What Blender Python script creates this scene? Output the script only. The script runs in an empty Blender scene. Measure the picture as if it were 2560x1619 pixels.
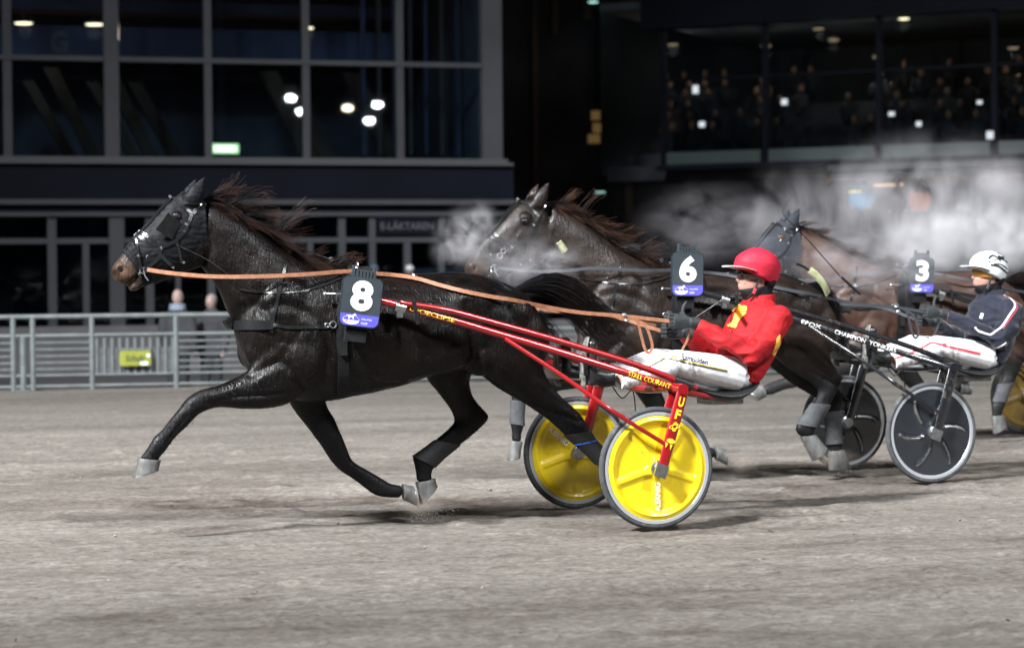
import bpy, bmesh, math, random
import numpy as np
from mathutils import Vector, Matrix, noise
from mathutils.bvhtree import BVHTree

R = math.radians
random.seed(7)
scn = bpy.context.scene
col = scn.collection

# ------------------------------------------------------------------ camera
IMW, IMH, FPX = 2560.0, 1619.0, 5720.0       # pixels of the photograph
CAM_H, PITCH, ROLL = 1.43, R(1.10), R(0.50)
cam_d = bpy.data.cameras.new('camera')
cam = bpy.data.objects.new('camera', cam_d); col.objects.link(cam)
CAM_M = Matrix.Rotation(math.pi/2 - PITCH, 4, 'X') @ Matrix.Rotation(-ROLL, 4, 'Z')
CAM_P = Vector((0, 0, CAM_H))
cam.matrix_world = Matrix.Translation(CAM_P) @ CAM_M
cam_d.sensor_width = 36.0
cam_d.lens = 36.0*FPX/IMW
cam_d.clip_end = 600
cam_d.dof.use_dof = True
cam_d.dof.focus_distance = 13.2
cam_d.dof.aperture_fstop = 2.3
scn.camera = cam

# ------------------------------------------------------------------ night sky and exposure
w = bpy.data.worlds.new('World'); scn.world = w; w.use_nodes = True
nt = w.node_tree
sky = nt.nodes.new('ShaderNodeTexSky'); sky.sky_type = 'NISHITA'; sky.sun_disc = False
sky.sun_elevation = R(-2.5); sky.sun_rotation = R(0)
nt.nodes['Background'].inputs['Strength'].default_value = 0.15
nt.links.new(sky.outputs[0], nt.nodes['Background'].inputs['Color'])
scn.view_settings.view_transform = 'Standard'
scn.view_settings.look = 'None'
scn.view_settings.exposure = 0.0
scn.view_settings.gamma = 1.0
scn.cycles.use_denoising = True
scn.cycles.max_bounces = 4
scn.cycles.transparent_max_bounces = 16
scn.cycles.volume_bounces = 0
scn.cycles.volume_step_rate = 1.0
scn.cycles.volume_max_steps = 64
scn.cycles.sample_clamp_indirect = 4.0

# ------------------------------------------------------------------ frames: local x runs back along the track, y across it, z up
def ray(px, py):
    d = Vector(((px-IMW/2)/FPX, -(py-IMH/2)/FPX, -1.0))
    return (CAM_M.to_3x3() @ d).normalized()

class Frame:
    def __init__(s, o, yaw):
        s.o = Vector(o); s.yaw = yaw
        s.M = Matrix.Translation(s.o) @ Matrix.Rotation(yaw, 4, 'Z')
        s.I = s.M.inverted()
        s.c = s.I @ CAM_P
    def dir(s, px, py):
        return s.I.to_3x3() @ ray(px, py)
    def P(s, px, py, y=0.0):
        d = s.dir(px, py)
        t = (y - s.c.y)/d.y
        return s.c + d*t
    def world(s, v):
        return s.M @ Vector(v)

YAW = R(19.0)
F8 = Frame((0.586, 13.65, 0), YAW)
F6 = Frame((2.66, 16.40, 0), YAW)
F3 = Frame((4.82, 20.05, 0), YAW)
FF = Frame((-3.9, 31.4, 0), R(15.0))            # fence
def at_depth(px, py, d):
    r = ray(px, py); return CAM_P + r*(d/r.y)
pL = at_depth(640, 700, 50.0); FL = Frame((pL.x, pL.y, 0), R(16.0))     # left stand facade
pR = at_depth(2100, 700, 60.0); FR = Frame((pR.x, pR.y, 0), R(-26.0))   # right stand facade

# ------------------------------------------------------------------ materials
MATS = {}
def mat(name, c, rough=0.6, metal=0.0, spec=0.5, var=0.0, vscale=8.0, vstretch=(1,1,1), bump=0.0, bscale=60.0,
        bstretch=(1,1,1), coat=0.0, emit=None, estr=0.0, c2=None, rvar=0.0, sheen=0.0, bdist=0.01, dirt=0.0, dirtc=(.16,.14,.12)):
    m = bpy.data.materials.new(name); m.use_nodes = True
    n, l = m.node_tree.nodes, m.node_tree.links
    b = n['Principled BSDF']
    b.inputs['Base Color'].default_value = (*c, 1)
    b.inputs['Roughness'].default_value = rough
    b.inputs['Metallic'].default_value = metal
    b.inputs['Specular IOR Level'].default_value = spec
    b.inputs['Coat Weight'].default_value = coat
    b.inputs['Sheen Weight'].default_value = sheen
    if emit:
        b.inputs['Emission Color'].default_value = (*emit, 1)
        b.inputs['Emission Strength'].default_value = estr
    tc = n.new('ShaderNodeTexCoord')
    def tex(scale, st, det=4):
        mp = n.new('ShaderNodeMapping'); mp.inputs['Scale'].default_value = st
        l.new(tc.outputs['Object'], mp.inputs['Vector'])
        t = n.new('ShaderNodeTexNoise'); t.inputs['Scale'].default_value = scale
        t.inputs['Detail'].default_value = det
        l.new(mp.outputs[0], t.inputs['Vector'])
        return t
    if var or c2:
        t = tex(vscale, vstretch, 5)
        rp = n.new('ShaderNodeValToRGB'); l.new(t.outputs[0], rp.inputs[0])
        if c2 is None:
            lo = tuple(x*(1-var) for x in c); hi = tuple(min(1, x*(1+var)) for x in c)
        else: lo, hi = c, c2
        rp.color_ramp.elements[0].position = 0.35; rp.color_ramp.elements[1].position = 0.65
        rp.color_ramp.elements[0].color = (*lo, 1); rp.color_ramp.elements[1].color = (*hi, 1)
        l.new(rp.outputs[0], b.inputs['Base Color'])
        if rvar:
            mr = n.new('ShaderNodeMapRange'); mr.inputs[1].default_value = .3; mr.inputs[2].default_value = .7
            mr.inputs[3].default_value = rough-rvar; mr.inputs[4].default_value = rough+rvar
            l.new(t.outputs[0], mr.inputs[0]); l.new(mr.outputs[0], b.inputs['Roughness'])
    if dirt:                                        # spatter of dried sand
        t1 = tex(38, (1,1,1), 4); t2 = tex(5, (1,1,1), 3)
        mu = n.new('ShaderNodeMath'); mu.operation = 'MULTIPLY'; l.new(t1.outputs[0], mu.inputs[0]); l.new(t2.outputs[0], mu.inputs[1])
        mr2 = n.new('ShaderNodeMapRange'); mr2.inputs[1].default_value = .30; mr2.inputs[2].default_value = .40; mr2.inputs[4].default_value = dirt; l.new(mu.outputs[0], mr2.inputs[0])
        mx = n.new('ShaderNodeMix'); mx.data_type = 'RGBA'; l.new(mr2.outputs[0], mx.inputs['Factor']); mx.inputs['B'].default_value = (*dirtc, 1)
        src = b.inputs['Base Color'].links[0].from_socket if b.inputs['Base Color'].links else None
        if src: l.new(src, mx.inputs['A'])
        else: mx.inputs['A'].default_value = (*c, 1)
        l.new(mx.outputs['Result'], b.inputs['Base Color'])
    if bump:
        t = tex(bscale, bstretch, 5)
        bp = n.new('ShaderNodeBump'); bp.inputs['Strength'].default_value = bump; bp.inputs['Distance'].default_value = bdist
        l.new(t.outputs[0], bp.inputs['Height']); l.new(bp.outputs[0], b.inputs['Normal'])
    MATS[name] = m
    return m

def emat(name, c, s):
    m = bpy.data.materials.new(name); m.use_nodes = True
    n, l = m.node_tree.nodes, m.node_tree.links
    n.remove(n['Principled BSDF'])
    e = n.new('ShaderNodeEmission'); e.inputs[0].default_value = (*c, 1); e.inputs[1].default_value = s
    l.new(e.outputs[0], n['Material Output'].inputs[0])
    return m

def coat_mat(name, c_dark, c_light, rough, hair=0.5, wet=0.0, c_pt=(0.004,0.004,0.005), spec=0.5):
    """horse coat: attribute 'tint' r = dark points (legs, mane line), g = pale muzzle skin"""
    m = bpy.data.materials.new(name); m.use_nodes = True
    n, l = m.node_tree.nodes, m.node_tree.links
    b = n['Principled BSDF']
    at = n.new('ShaderNodeAttribute'); at.attribute_name = 'tint'
    sp = n.new('ShaderNodeSeparateColor'); l.new(at.outputs['Color'], sp.inputs[0])
    tc = n.new('ShaderNodeTexCoord')
    t = n.new('ShaderNodeTexNoise'); t.inputs['Scale'].default_value = 3.2; t.inputs['Detail'].default_value = 6; t.inputs['Roughness'].default_value = .65
    l.new(tc.outputs['Object'], t.inputs['Vector'])
    rp = n.new('ShaderNodeValToRGB'); l.new(t.outputs[0], rp.inputs[0])
    rp.color_ramp.elements[0].position = .38; rp.color_ramp.elements[1].position = .68
    rp.color_ramp.elements[0].color = (*c_dark, 1); rp.color_ramp.elements[1].color = (*c_light, 1)
    m1 = n.new('ShaderNodeMix'); m1.data_type = 'RGBA'
    l.new(sp.outputs[0], m1.inputs['Factor']); l.new(rp.outputs[0], m1.inputs['A']); m1.inputs['B'].default_value = (*c_pt, 1)
    m2 = n.new('ShaderNodeMix'); m2.data_type = 'RGBA'
    l.new(sp.outputs[1], m2.inputs['Factor']); l.new(m1.outputs['Result'], m2.inputs['A']); m2.inputs['B'].default_value = (0.10, 0.062, 0.042, 1)
    l.new(m2.outputs['Result'], b.inputs['Base Color'])
    b.inputs['Specular IOR Level'].default_value = spec
    # wet patches: gloss varies
    t2 = n.new('ShaderNodeTexNoise'); t2.inputs['Scale'].default_value = 7; t2.inputs['Detail'].default_value = 7; t2.inputs['Roughness'].default_value = .7
    l.new(tc.outputs['Object'], t2.inputs['Vector'])
    mr = n.new('ShaderNodeMapRange'); mr.inputs[1].default_value = .35; mr.inputs[2].default_value = .65
    mr.inputs[3].default_value = rough-.14; mr.inputs[4].default_value = rough+.16
    l.new(t2.outputs[0], mr.inputs[0])
    rl = n.new('ShaderNodeMath'); rl.operation = 'MULTIPLY_ADD'; l.new(sp.outputs[0], rl.inputs[0]); rl.inputs[1].default_value = .16; l.new(mr.outputs[0], rl.inputs[2]); l.new(rl.outputs[0], b.inputs['Roughness'])
    # hair lie: fine streaks running down and back
    mp = n.new('ShaderNodeMapping'); mp.inputs['Rotation'].default_value = (0, R(35), 0); mp.inputs['Scale'].default_value = (52, 34, 11)
    l.new(tc.outputs['Object'], mp.inputs['Vector'])
    wv = n.new('ShaderNodeTexNoise'); wv.inputs['Scale'].default_value = 1.6; wv.inputs['Detail'].default_value = 3; wv.inputs['Distortion'].default_value = .6
    l.new(mp.outputs[0], wv.inputs['Vector'])
    t3 = n.new('ShaderNodeTexNoise'); t3.inputs['Scale'].default_value = 34; t3.inputs['Detail'].default_value = 5; t3.inputs['Distortion'].default_value = 1.2
    l.new(tc.outputs['Object'], t3.inputs['Vector'])
    b1 = n.new('ShaderNodeBump'); b1.inputs['Strength'].default_value = hair; b1.inputs['Distance'].default_value = .007
    b2 = n.new('ShaderNodeBump'); b2.inputs['Strength'].default_value = .15+wet; b2.inputs['Distance'].default_value = .008
    wm = n.new('ShaderNodeMath'); wm.operation = 'MULTIPLY_ADD'; l.new(sp.outputs[2], wm.inputs[0]); wm.inputs[1].default_value = .16; wm.inputs[2].default_value = .12+wet; l.new(wm.outputs[0], b2.inputs['Strength'])
    l.new(wv.outputs[0], b1.inputs['Height']); l.new(t3.outputs[0], b2.inputs['Height'])
    l.new(b2.outputs[0], b1.inputs['Normal']); l.new(b1.outputs[0], b.inputs['Normal'])
    return m

# ------------------------------------------------------------------ mesh helpers
def perp(t):
    a = Vector((0, 0, 1)) if abs(t.z) < .9 else Vector((1, 0, 0))
    u = t.cross(a).normalized(); return u, t.cross(u).normalized()

class MB:
    def __init__(s):
        s.v = []; s.f = []; s.mi = []; s.cur = 0
    def add(s, vs, fs):
        o = len(s.v); s.v.extend(Vector(p) for p in vs)
        for f in fs:
            s.f.append(tuple(i+o for i in f)); s.mi.append(s.cur)
    def loft(s, rings, n=20, cap=True, close=False):
        vs, fs = [], []
        for c, a, b in rings:
            for k in range(n):
                t = 2*math.pi*k/n
                vs.append(c + a*math.cos(t) + b*math.sin(t))
        m = len(rings)
        for i in range(m-1 + (1 if close else 0)):
            for k in range(n):
                k2 = (k+1) % n; i2 = (i+1) % m
                fs.append((i*n+k, i*n+k2, i2*n+k2, i2*n+k))
        if cap and not close:
            for e, nb in ((0, 1), (m-1, m-2)):
                c = rings[e][0]; d = (c - rings[nb][0]); d = d.normalized() if d.length > 1e-6 else Vector((0,0,0))
                ext = min(rings[e][1].length, rings[e][2].length)*0.35
                vs.append(c + d*ext); pi = len(vs)-1
                for k in range(n):
                    k2 = (k+1) % n
                    fs.append((e*n+k2, e*n+k, pi) if e == 0 else (e*n+k, e*n+k2, pi))
        s.add(vs, fs)
    def tube(s, pts, r, n=10, cap=True, flat=1.0):
        pts = [Vector(p) for p in pts]
        rr = r if isinstance(r, (list, tuple)) else [r]*len(pts)
        rings = []; u = None
        for i, p in enumerate(pts):
            t = (pts[min(i+1, len(pts)-1)] - pts[max(i-1, 0)]).normalized()
            if u is None: u, v = perp(t)
            else:
                u = (u - t*u.dot(t)).normalized(); v = t.cross(u).normalized()
            rings.append((p, u*rr[i], v*rr[i]*flat))
        s.loft(rings, n, False)
        if cap:
            o = len(s.v) - n*len(pts)
            for e in (0, len(pts)-1):
                s.f.append(tuple(o+e*n+k for k in (range(n-1, -1, -1) if e == 0 else range(n)))); s.mi.append(s.cur)
    def box(s, c, size, M=None):
        c = Vector(c); x, y, z = (q/2 for q in size); M = M or Matrix.Identity(3)
        vs = [c + M @ Vector((i*x, j*y, k*z)) for i in (-1, 1) for j in (-1, 1) for k in (-1, 1)]
        s.add(vs, [(0,1,3,2), (4,6,7,5), (0,4,5,1), (2,3,7,6), (0,2,6,4), (1,5,7,3)])
    def ell(s, c, r, n=18, m=12, M=None):
        c = Vector(c); M = M or Matrix.Identity(3); vs, fs = [], []
        for i in range(1, m):
            a = math.pi*i/m
            for k in range(n):
                t = 2*math.pi*k/n
                vs.append(c + M @ Vector((r[0]*math.sin(a)*math.cos(t), r[1]*math.sin(a)*math.sin(t), r[2]*math.cos(a))))
        for i in range(m-2):
            for k in range(n):
                k2 = (k+1) % n
                fs.append((i*n+k, (i+1)*n+k, (i+1)*n+k2, i*n+k2))
        vs.append(c + M @ Vector((0, 0, r[2]))); t = len(vs)-1
        vs.append(c + M @ Vector((0, 0, -r[2])))
        for k in range(n):
            k2 = (k+1) % n
            fs.append((t, k, k2)); fs.append((t+1, (m-2)*n+k2, (m-2)*n+k))
        s.add(vs, fs)
    def ribbon(s, pts, nrm, w, t):
        """flat strap: width w across, thickness t along the normals"""
        pts = [Vector(p) for p in pts]; n = len(pts); vs, fs = [], []
        ww = w if isinstance(w, (list, tuple)) else [w]*n
        for i, p in enumerate(pts):
            tg = (pts[min(i+1, n-1)] - pts[max(i-1, 0)]).normalized()
            nn = Vector(nrm[i] if isinstance(nrm, list) else nrm)
            b = tg.cross(nn); b = b.normalized() if b.length > 1e-6 else Vector((0,0,1))
            nn = b.cross(tg).normalized()
            h = ww[i]/2
            vs += [p + b*h, p - b*h, p - b*h + nn*t, p + b*h + nn*t]
        for i in range(n-1):
            for k in range(4):
                k2 = (k+1) % 4
                fs.append((i*4+k, i*4+k2, (i+1)*4+k2, (i+1)*4+k))
        fs.append((3, 2, 1, 0)); fs.append(tuple((n-1)*4+k for k in range(4)))
        s.add(vs, fs)
    def lathe(s, prof, c, axis='y', n=48, close=True):
        """prof: (radius, height along axis) loop"""
        c = Vector(c); vs, fs = [], []; m = len(prof)
        for r, h in prof:
            for k in range(n):
                t = 2*math.pi*k/n
                vs.append(c + (Vector((r*math.cos(t), h, r*math.sin(t))) if axis == 'y' else Vector((r*math.cos(t), r*math.sin(t), h))))
        for i in range(m if close else m-1):
            for k in range(n):
                k2 = (k+1) % n; i2 = (i+1) % m
                fs.append((i*n+k, i2*n+k, i2*n+k2, i*n+k2))
        s.add(vs, fs)
    def ring(s, c, nrm, r, t, n=20, m=6):
        c = Vector(c); u, v = perp(Vector(nrm).normalized()); q = Vector(nrm).normalized(); rings = []
        for k in range(n):
            a = 2*math.pi*k/n; d = u*math.cos(a) + v*math.sin(a)
            rings.append((c + d*r, d*t, q*t))
        s.loft(rings, m, False, True)
    def prism(s, poly, c, ux, uy, un, t):
        """poly outline in (ux, uy), front at +un*t, back at 0"""
        c = Vector(c); n = len(poly)
        vs = [c + ux*x + uy*y for x, y in poly] + [c + ux*x + uy*y + un*t for x, y in poly]
        fs = [tuple(range(n-1, -1, -1)), tuple(range(n, 2*n))] + [(k, (k+1) % n, n+(k+1) % n, n+k) for k in range(n)]
        s.add(vs, fs)
    def mesh(s, name):
        me = bpy.data.meshes.new(name); me.from_pydata([tuple(v) for v in s.v], [], s.f); me.update()
        return me
    def obj(s, name, mats, parent=None, smooth=True, M=None, fix=True):
        me = s.mesh(name)
        if fix:
            bm = bmesh.new(); bm.from_mesh(me); bmesh.ops.recalc_face_normals(bm, faces=bm.faces); bm.to_mesh(me); bm.free()
        return mkobj(name, me, mats, parent, smooth, M, s.mi)

def mkobj(name, me, mats, parent=None, smooth=True, M=None, mi=None):
    mats = mats if isinstance(mats, (list, tuple)) else [mats]
    for m in mats:
        if m is not None: me.materials.append(m)
    if smooth == True:
        me.polygons.foreach_set('use_smooth', [True]*len(me.polygons))
        me.set_sharp_from_angle(angle=R(42))
    if mi and len(mats) > 1: me.polygons.foreach_set('material_index', mi)
    o = bpy.data.objects.new(name, me); col.objects.link(o)
    if parent is not None:
        o.parent = parent
        b = parent.get('_b')
        if b is not None: o.location = (-b[0], -b[1], -b[2])
    elif M is not None: o.matrix_world = M
    return o

def tag(o, label, cat, group=None, kind=None):
    if label: o['label'] = label
    if cat: o['category'] = cat
    if group: o['group'] = group
    if kind: o['kind'] = kind
    return o

THINGS = []
def thing(name, label, cat, fr, base=(0,0,0), group=None):
    o = bpy.data.objects.new(name, None); col.objects.link(o)
    o.empty_display_size = .1
    o.matrix_world = fr.M @ Matrix.Translation(Vector(base))
    o['_b'] = list(base); THINGS.append(o)
    return tag(o, label, cat, group)

def remesh(mb, voxel, it=4, name='body', fac=.5):
    me = mb.mesh(name)
    bm = bmesh.new(); bm.from_mesh(me); bmesh.ops.recalc_face_normals(bm, faces=bm.faces); bm.to_mesh(me); bm.free()
    o = bpy.data.objects.new('tmp', me); col.objects.link(o)
    r = o.modifiers.new('r', 'REMESH'); r.mode = 'VOXEL'; r.voxel_size = voxel
    if it:
        sm = o.modifiers.new('s', 'SMOOTH'); sm.factor = fac; sm.iterations = it
    dg = bpy.context.evaluated_depsgraph_get(); dg.update()
    out = bpy.data.meshes.new_from_object(o.evaluated_get(dg))
    out.name = name
    bpy.data.objects.remove(o); bpy.data.meshes.remove(me)
    return out

def displace(me, fn):
    """push every vertex along its normal by fn(position)"""
    n = len(me.vertices); co = np.empty(n*3, np.float32); no = np.empty(n*3, np.float32)
    me.vertices.foreach_get('co', co); me.vertex_normals.foreach_get('vector', no); co = co.reshape(-1,3); no = no.reshape(-1,3)
    d = np.array([fn(Vector(p)) for p in co.tolist()], np.float32)
    me.vertices.foreach_set('co', (co + no*d[:,None]).ravel()); me.update()

def bvh_of(me):
    return BVHTree.FromPolygons([v.co.copy() for v in me.vertices], [tuple(p.vertices) for p in me.polygons])

_txt = {}
def text_geo(s, size=1.0, bold=0.0, shear=0.0, space=1.0):
    key = (s, size, bold, shear, space)
    if key in _txt: return _txt[key]
    cu = bpy.data.curves.new('t', 'FONT'); cu.body = s; cu.size = size; cu.offset = bold*size; cu.shear = shear
    cu.align_x = 'CENTER'; cu.align_y = 'CENTER'; cu.resolution_u = 4; cu.space_character = space
    o = bpy.data.objects.new('t', cu); col.objects.link(o)
    dg = bpy.context.evaluated_depsgraph_get(); dg.update()
    me = bpy.data.meshes.new_from_object(o.evaluated_get(dg))
    vs = [v.co.copy() for v in me.vertices]; fs = [tuple(p.vertices) for p in me.polygons]
    bpy.data.objects.remove(o); bpy.data.curves.remove(cu); bpy.data.meshes.remove(me)
    if vs:
        cx = (min(v.x for v in vs)+max(v.x for v in vs))/2; cy = (min(v.y for v in vs)+max(v.y for v in vs))/2
        vs = [Vector((v.x-cx, v.y-cy, 0)) for v in vs]
    _txt[key] = (vs, fs)
    return vs, fs

def fit_text(s, width, height, bold=.0, shear=0.0, space=1.0):
    vs, fs = text_geo(s, 1.0, bold, shear, space)
    w = max(v.x for v in vs)-min(v.x for v in vs); h = max(v.y for v in vs)-min(v.y for v in vs)
    kx = width/w if width else height/h; ky = height/h
    return [Vector((v.x*kx, v.y*ky, 0)) for v in vs], fs

def flat_text(name, s, c, ux, uy, m, parent, width, height, bold=0.0, shear=0.0, lift=.001):
    vs, fs = fit_text(s, width, height, bold, shear)
    mb = MB(); un = ux.cross(uy).normalized()
    mb.add([c + ux*v.x + uy*v.y + un*lift for v in vs], fs)
    return mb.obj(name, m, parent, False, fix=False)

def smooth01(a, b, x):
    t = max(0, min(1, (x-a)/(b-a))); return t*t*(3-2*t)

def catmull(pts, k=6):
    pts = [Vector(p) for p in pts]
    if len(pts) < 3: return pts
    out = []
    for i in range(len(pts)-1):
        p0 = pts[max(i-1, 0)]; p1 = pts[i]; p2 = pts[i+1]; p3 = pts[min(i+2, len(pts)-1)]
        for j in range(k):
            t = j/k
            out.append(.5*((2*p1) + (p2-p0)*t + (2*p0-5*p1+4*p2-p3)*t*t + (3*p1-p0-3*p2+p3)*t**3))
    out.append(pts[-1]); return out

def sm(rings, k=3):
    """smooth in-between rings"""
    out = list(zip(*(catmull([r[i] for r in rings], k) for i in range(3)))); return out

# ------------------------------------------------------------------ palette
M_red    = mat('red_lacquer', (0.27, 0.006, 0.009), .28, coat=.5, var=.12, vscale=5)
M_yellow = mat('yellow_plastic', (0.84, 0.62, 0.012), .30, coat=.3, var=.06, vscale=6, bump=.05, bscale=200, dirt=.22, dirtc=(.34,.24,.07))
M_yprint = mat('yellow_lettering', (0.85, 0.62, 0.03), .5)
M_white  = mat('white_print', (0.82, 0.82, 0.82), .5)
M_tyre   = mat('tyre_rubber', (0.055, 0.058, 0.062), .8, var=.3, vscale=25, bump=.2, bscale=120, dirt=.6)
M_rim    = mat('rim_metal', (0.42, 0.44, 0.46), .3, .25)
M_chrome = mat('chrome_metal', (0.55, 0.57, 0.60), .25, .8)
M_steel  = mat('dull_steel', (0.40, 0.41, 0.42), .38, 1.0, var=.2, vscale=30)
M_black  = mat('black_leather', (0.012, 0.013, 0.014), .22, spec=.6, coat=.5, bump=.12, bscale=180)
M_matte  = mat('black_fabric', (0.008, 0.009, 0.010), .75, spec=.25, var=.3, vscale=20, bump=.25, bscale=150)
M_vinyl  = mat('black_vinyl', (0.010, 0.011, 0.012), .35, spec=.6, bump=.1, bscale=90)
M_blackm = mat('black_carbon', (0.012, 0.013, 0.016), .2, coat=.7, dirt=.3)
M_rein   = mat('tan_webbing', (0.30, 0.125, 0.062), .6, var=.18, vscale=40, bump=.3, bscale=260)
M_hood   = mat('hood_cloth', (0.006, 0.0068, 0.0085), .6, spec=.16, var=.25, vscale=9, bump=.35, bscale=22, bdist=.02)
M_hood3  = mat('grey_hood_cloth', (0.026, 0.030, 0.038), .75, spec=.2, var=.25, vscale=9, bump=.3, bscale=22, bdist=.02)
M_plate  = mat('plate_plastic', (0.036, 0.046, 0.055), .42, var=.12, vscale=14, bump=.04, bscale=200)
M_prim   = mat('plate_edge', (0.02, 0.026, 0.032), .3)
M_blue   = mat('blue_print', (0.10, 0.09, 0.62), .5)
M_redp   = mat('red_print', (0.7, 0.05, 0.07), .5)
M_orange = mat('orange_print', (0.85, 0.42, 0.06), .6)
M_hoofm  = mat('hoof_horn', (0.095, 0.096, 0.092), .55, var=.35, vscale=30, vstretch=(1,1,.3), bump=.25, bscale=60, bstretch=(1,1,.2))
M_wrap   = mat('grey_leg_wrap', (0.055, 0.058, 0.062), .8, var=.2, vscale=30, bump=.3, bscale=120, bstretch=(.4,.4,2))
M_wrapk  = mat('black_leg_boot', (0.010, 0.010, 0.011), .6, bump=.3, bscale=90)
M_eye    = mat('eye_dark', (0.008, 0.006, 0.005), .06, spec=.8)
M_nost   = mat('nostril_dark', (0.010, 0.004, 0.004), .6, spec=.2)
M_skin   = mat('face_skin', (0.37, 0.205, 0.165), .5, var=.10, vscale=25, bump=.1, bscale=120)
M_glove  = mat('black_glove', (0.026, 0.030, 0.031), .6, spec=.3, var=.3, vscale=30, bump=.3, bscale=120)
M_pants  = mat('white_trousers', (0.86, 0.87, 0.90), .6, var=.03, vscale=14, dirt=.12, dirtc=(.4,.37,.34), bump=.22, bscale=9, bstretch=(1,1.4,.55), bdist=.03, sheen=.1)
M_jred   = mat('red_jacket', (0.33, 0.011, 0.015), .7, spec=.2, var=.10, vscale=10, bump=.55, bscale=8, bstretch=(.7,1.2,.8), bdist=.03)
M_jblk   = mat('black_jacket', (0.010, 0.012, 0.024), .7, spec=.2, var=.2, vscale=10, bump=.5, bscale=8, bstretch=(.7,1.2,.8), bdist=.03, sheen=.2)
M_hred   = mat('red_helmet_cover', (0.42, 0.016, 0.038), .6, spec=.25, var=.10, vscale=6, bump=.45, bscale=10, bstretch=(.5,1,1.5), bdist=.02)
M_hwht   = mat('white_helmet', (0.62, 0.66, 0.67), .22, coat=.6, c2=(.70,.76,.78), vscale=9)
M_visor  = mat('white_visor', (0.78, 0.78, 0.72), .35)
M_lens   = mat('brown_lens', (0.030, 0.018, 0.010), .08, spec=.9, coat=1)
M_lensy  = mat('amber_lens', (0.45, 0.20, 0.02), .08, spec=.9, coat=1)
M_boot   = mat('rain_boot', (0.015, 0.017, 0.017), .3, dirt=.5, bump=.1, bscale=40)
M_sole   = mat('muddy_sole', (0.03, 0.03, 0.03), .7, c2=(0.26, 0.25, 0.22), vscale=28, bump=.5, bscale=40)
M_clear  = mat('grey_mudguard', (0.10, 0.105, 0.11), .3, spec=.6)
# ================================================================== floodlights (their reflections show in the stand's windows)
M_mast = mat('mast_paint', (0.35, 0.36, 0.37), .5, .3)
M_lamp = emat('lamp_glow', (0.92, 0.97, 1.0), 90.0)
M_lampw = emat('lamp_glow_warm', (1.0, 0.86, 0.62), 60.0)
def flood_mast(pos, aim, label, watt=0, heads=((-.9,0),(.9,0)), size=.55, tint=(.955,.975,1.0), angle=80, warm=()):
    pos = Vector(pos); aim = Vector(aim)
    fr = Frame((pos.x, pos.y, 0), math.atan2(aim.y-pos.y, aim.x-pos.x) - math.pi/2)
    t = thing('floodlight_mast', label, 'floodlight', fr, group='floodlight masts inside the track')
    m = MB(); m.tube([(0,0,0), (0,0,pos.z)], [.28, .13], 12); m.box((0,0,.1), (.8,.8,.2)); m.obj('pole', M_mast, t)
    m = MB(); m.box((0, .1, pos.z), (max(2.2, 2*max(abs(h[0]) for h in heads)+.6), .12, .12)); m.obj('crossarm', M_mast, t)
    tilt = math.atan2(pos.z-aim.z, (Vector((aim.x, aim.y))-Vector((pos.x, pos.y))).length)
    Mx = Matrix.Rotation(-tilt, 3, 'X')
    for i, (hx, hz) in enumerate(heads):
        c = Vector((hx, .35, pos.z+hz))
        m = MB(); m.box(c, (size*1.25, .22, size), Mx); h = m.obj('lamp_head', M_mast, t, False)
        m = MB(); m.ell(c + Mx @ Vector((0, .118, 0)), (size*.58, .02, size*.33), 20, 12, Mx)
        m.obj('lamp_glass', M_lampw if i in warm else M_lamp, h, False)
    if watt:
        l = bpy.data.lights.new('floodlight_lamp', 'SPOT'); l.energy = watt; l.spot_size = R(angle); l.spot_blend = 1.0
        l.color = tint; l.shadow_soft_size = 2.3
        o = bpy.data.objects.new('floodlight_lamp', l); col.objects.link(o); o.parent = t
        o.location = (0, .8, pos.z - .1)
        d = (t.matrix_world.inverted() @ aim) - o.location
        o.rotation_euler = d.to_track_quat('-Z', 'Y').to_euler()
    return t
flood_mast((-17, -5.0, 24), (1, 25, 0), 'floodlight mast beside the track, lamps aimed at the horse with plate eight', 195000, angle=57)
flood_mast((20, -7.0, 24), (4, 26, 0), 'floodlight mast beside the track, lamps aimed at the horses with plates six and three', 62000, angle=57)
flood_mast((-46, -2.0, 24), (-6, 20, 0), 'floodlight mast further along the track, lamps aimed at the empty straight', 36000, angle=70)
def mirror_pos(px, py, dist):
    d = FL.dir(px, py); p = FL.P(px, py, 0); d = Vector((d.x, -d.y, d.z))
    return FL.world(p + d*dist)
a = mirror_pos(742, 262, 95); flood_mast(a, (a.x-20, a.y+40, 0), 'distant floodlight mast mirrored in the stand window, two cold lamps', heads=((-.35,.42),(.3,-.42)), size=.6)
a = mirror_pos(915, 276, 95); flood_mast(a, (a.x-20, a.y+40, 0), 'distant floodlight mast mirrored in the stand window, warm and cold lamps', heads=((-1.15,.15),(.75,.35),(.2,-.65)), size=.6, warm=(0,))

# ================================================================== track, apron
def vnoise(x, y, seed):
    rng = np.random.RandomState(seed); g = rng.rand(257, 257).astype(np.float32)
    x = np.mod(x, 256); y = np.mod(y, 256)
    xi = x.astype(int); yi = y.astype(int); fx = x-xi; fy = y-yi
    fx = fx*fx*(3-2*fx); fy = fy*fy*(3-2*fy)
    a = g[yi, xi]; b = g[yi, xi+1]; c = g[yi+1, xi]; d = g[yi+1, xi+1]
    return (a*(1-fx)+b*fx)*(1-fy) + (c*(1-fx)+d*fx)*fy - .5

def ground(px, py):
    r = ray(px, py); t = -CAM_P.z/r.z; return CAM_P + r*t

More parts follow.
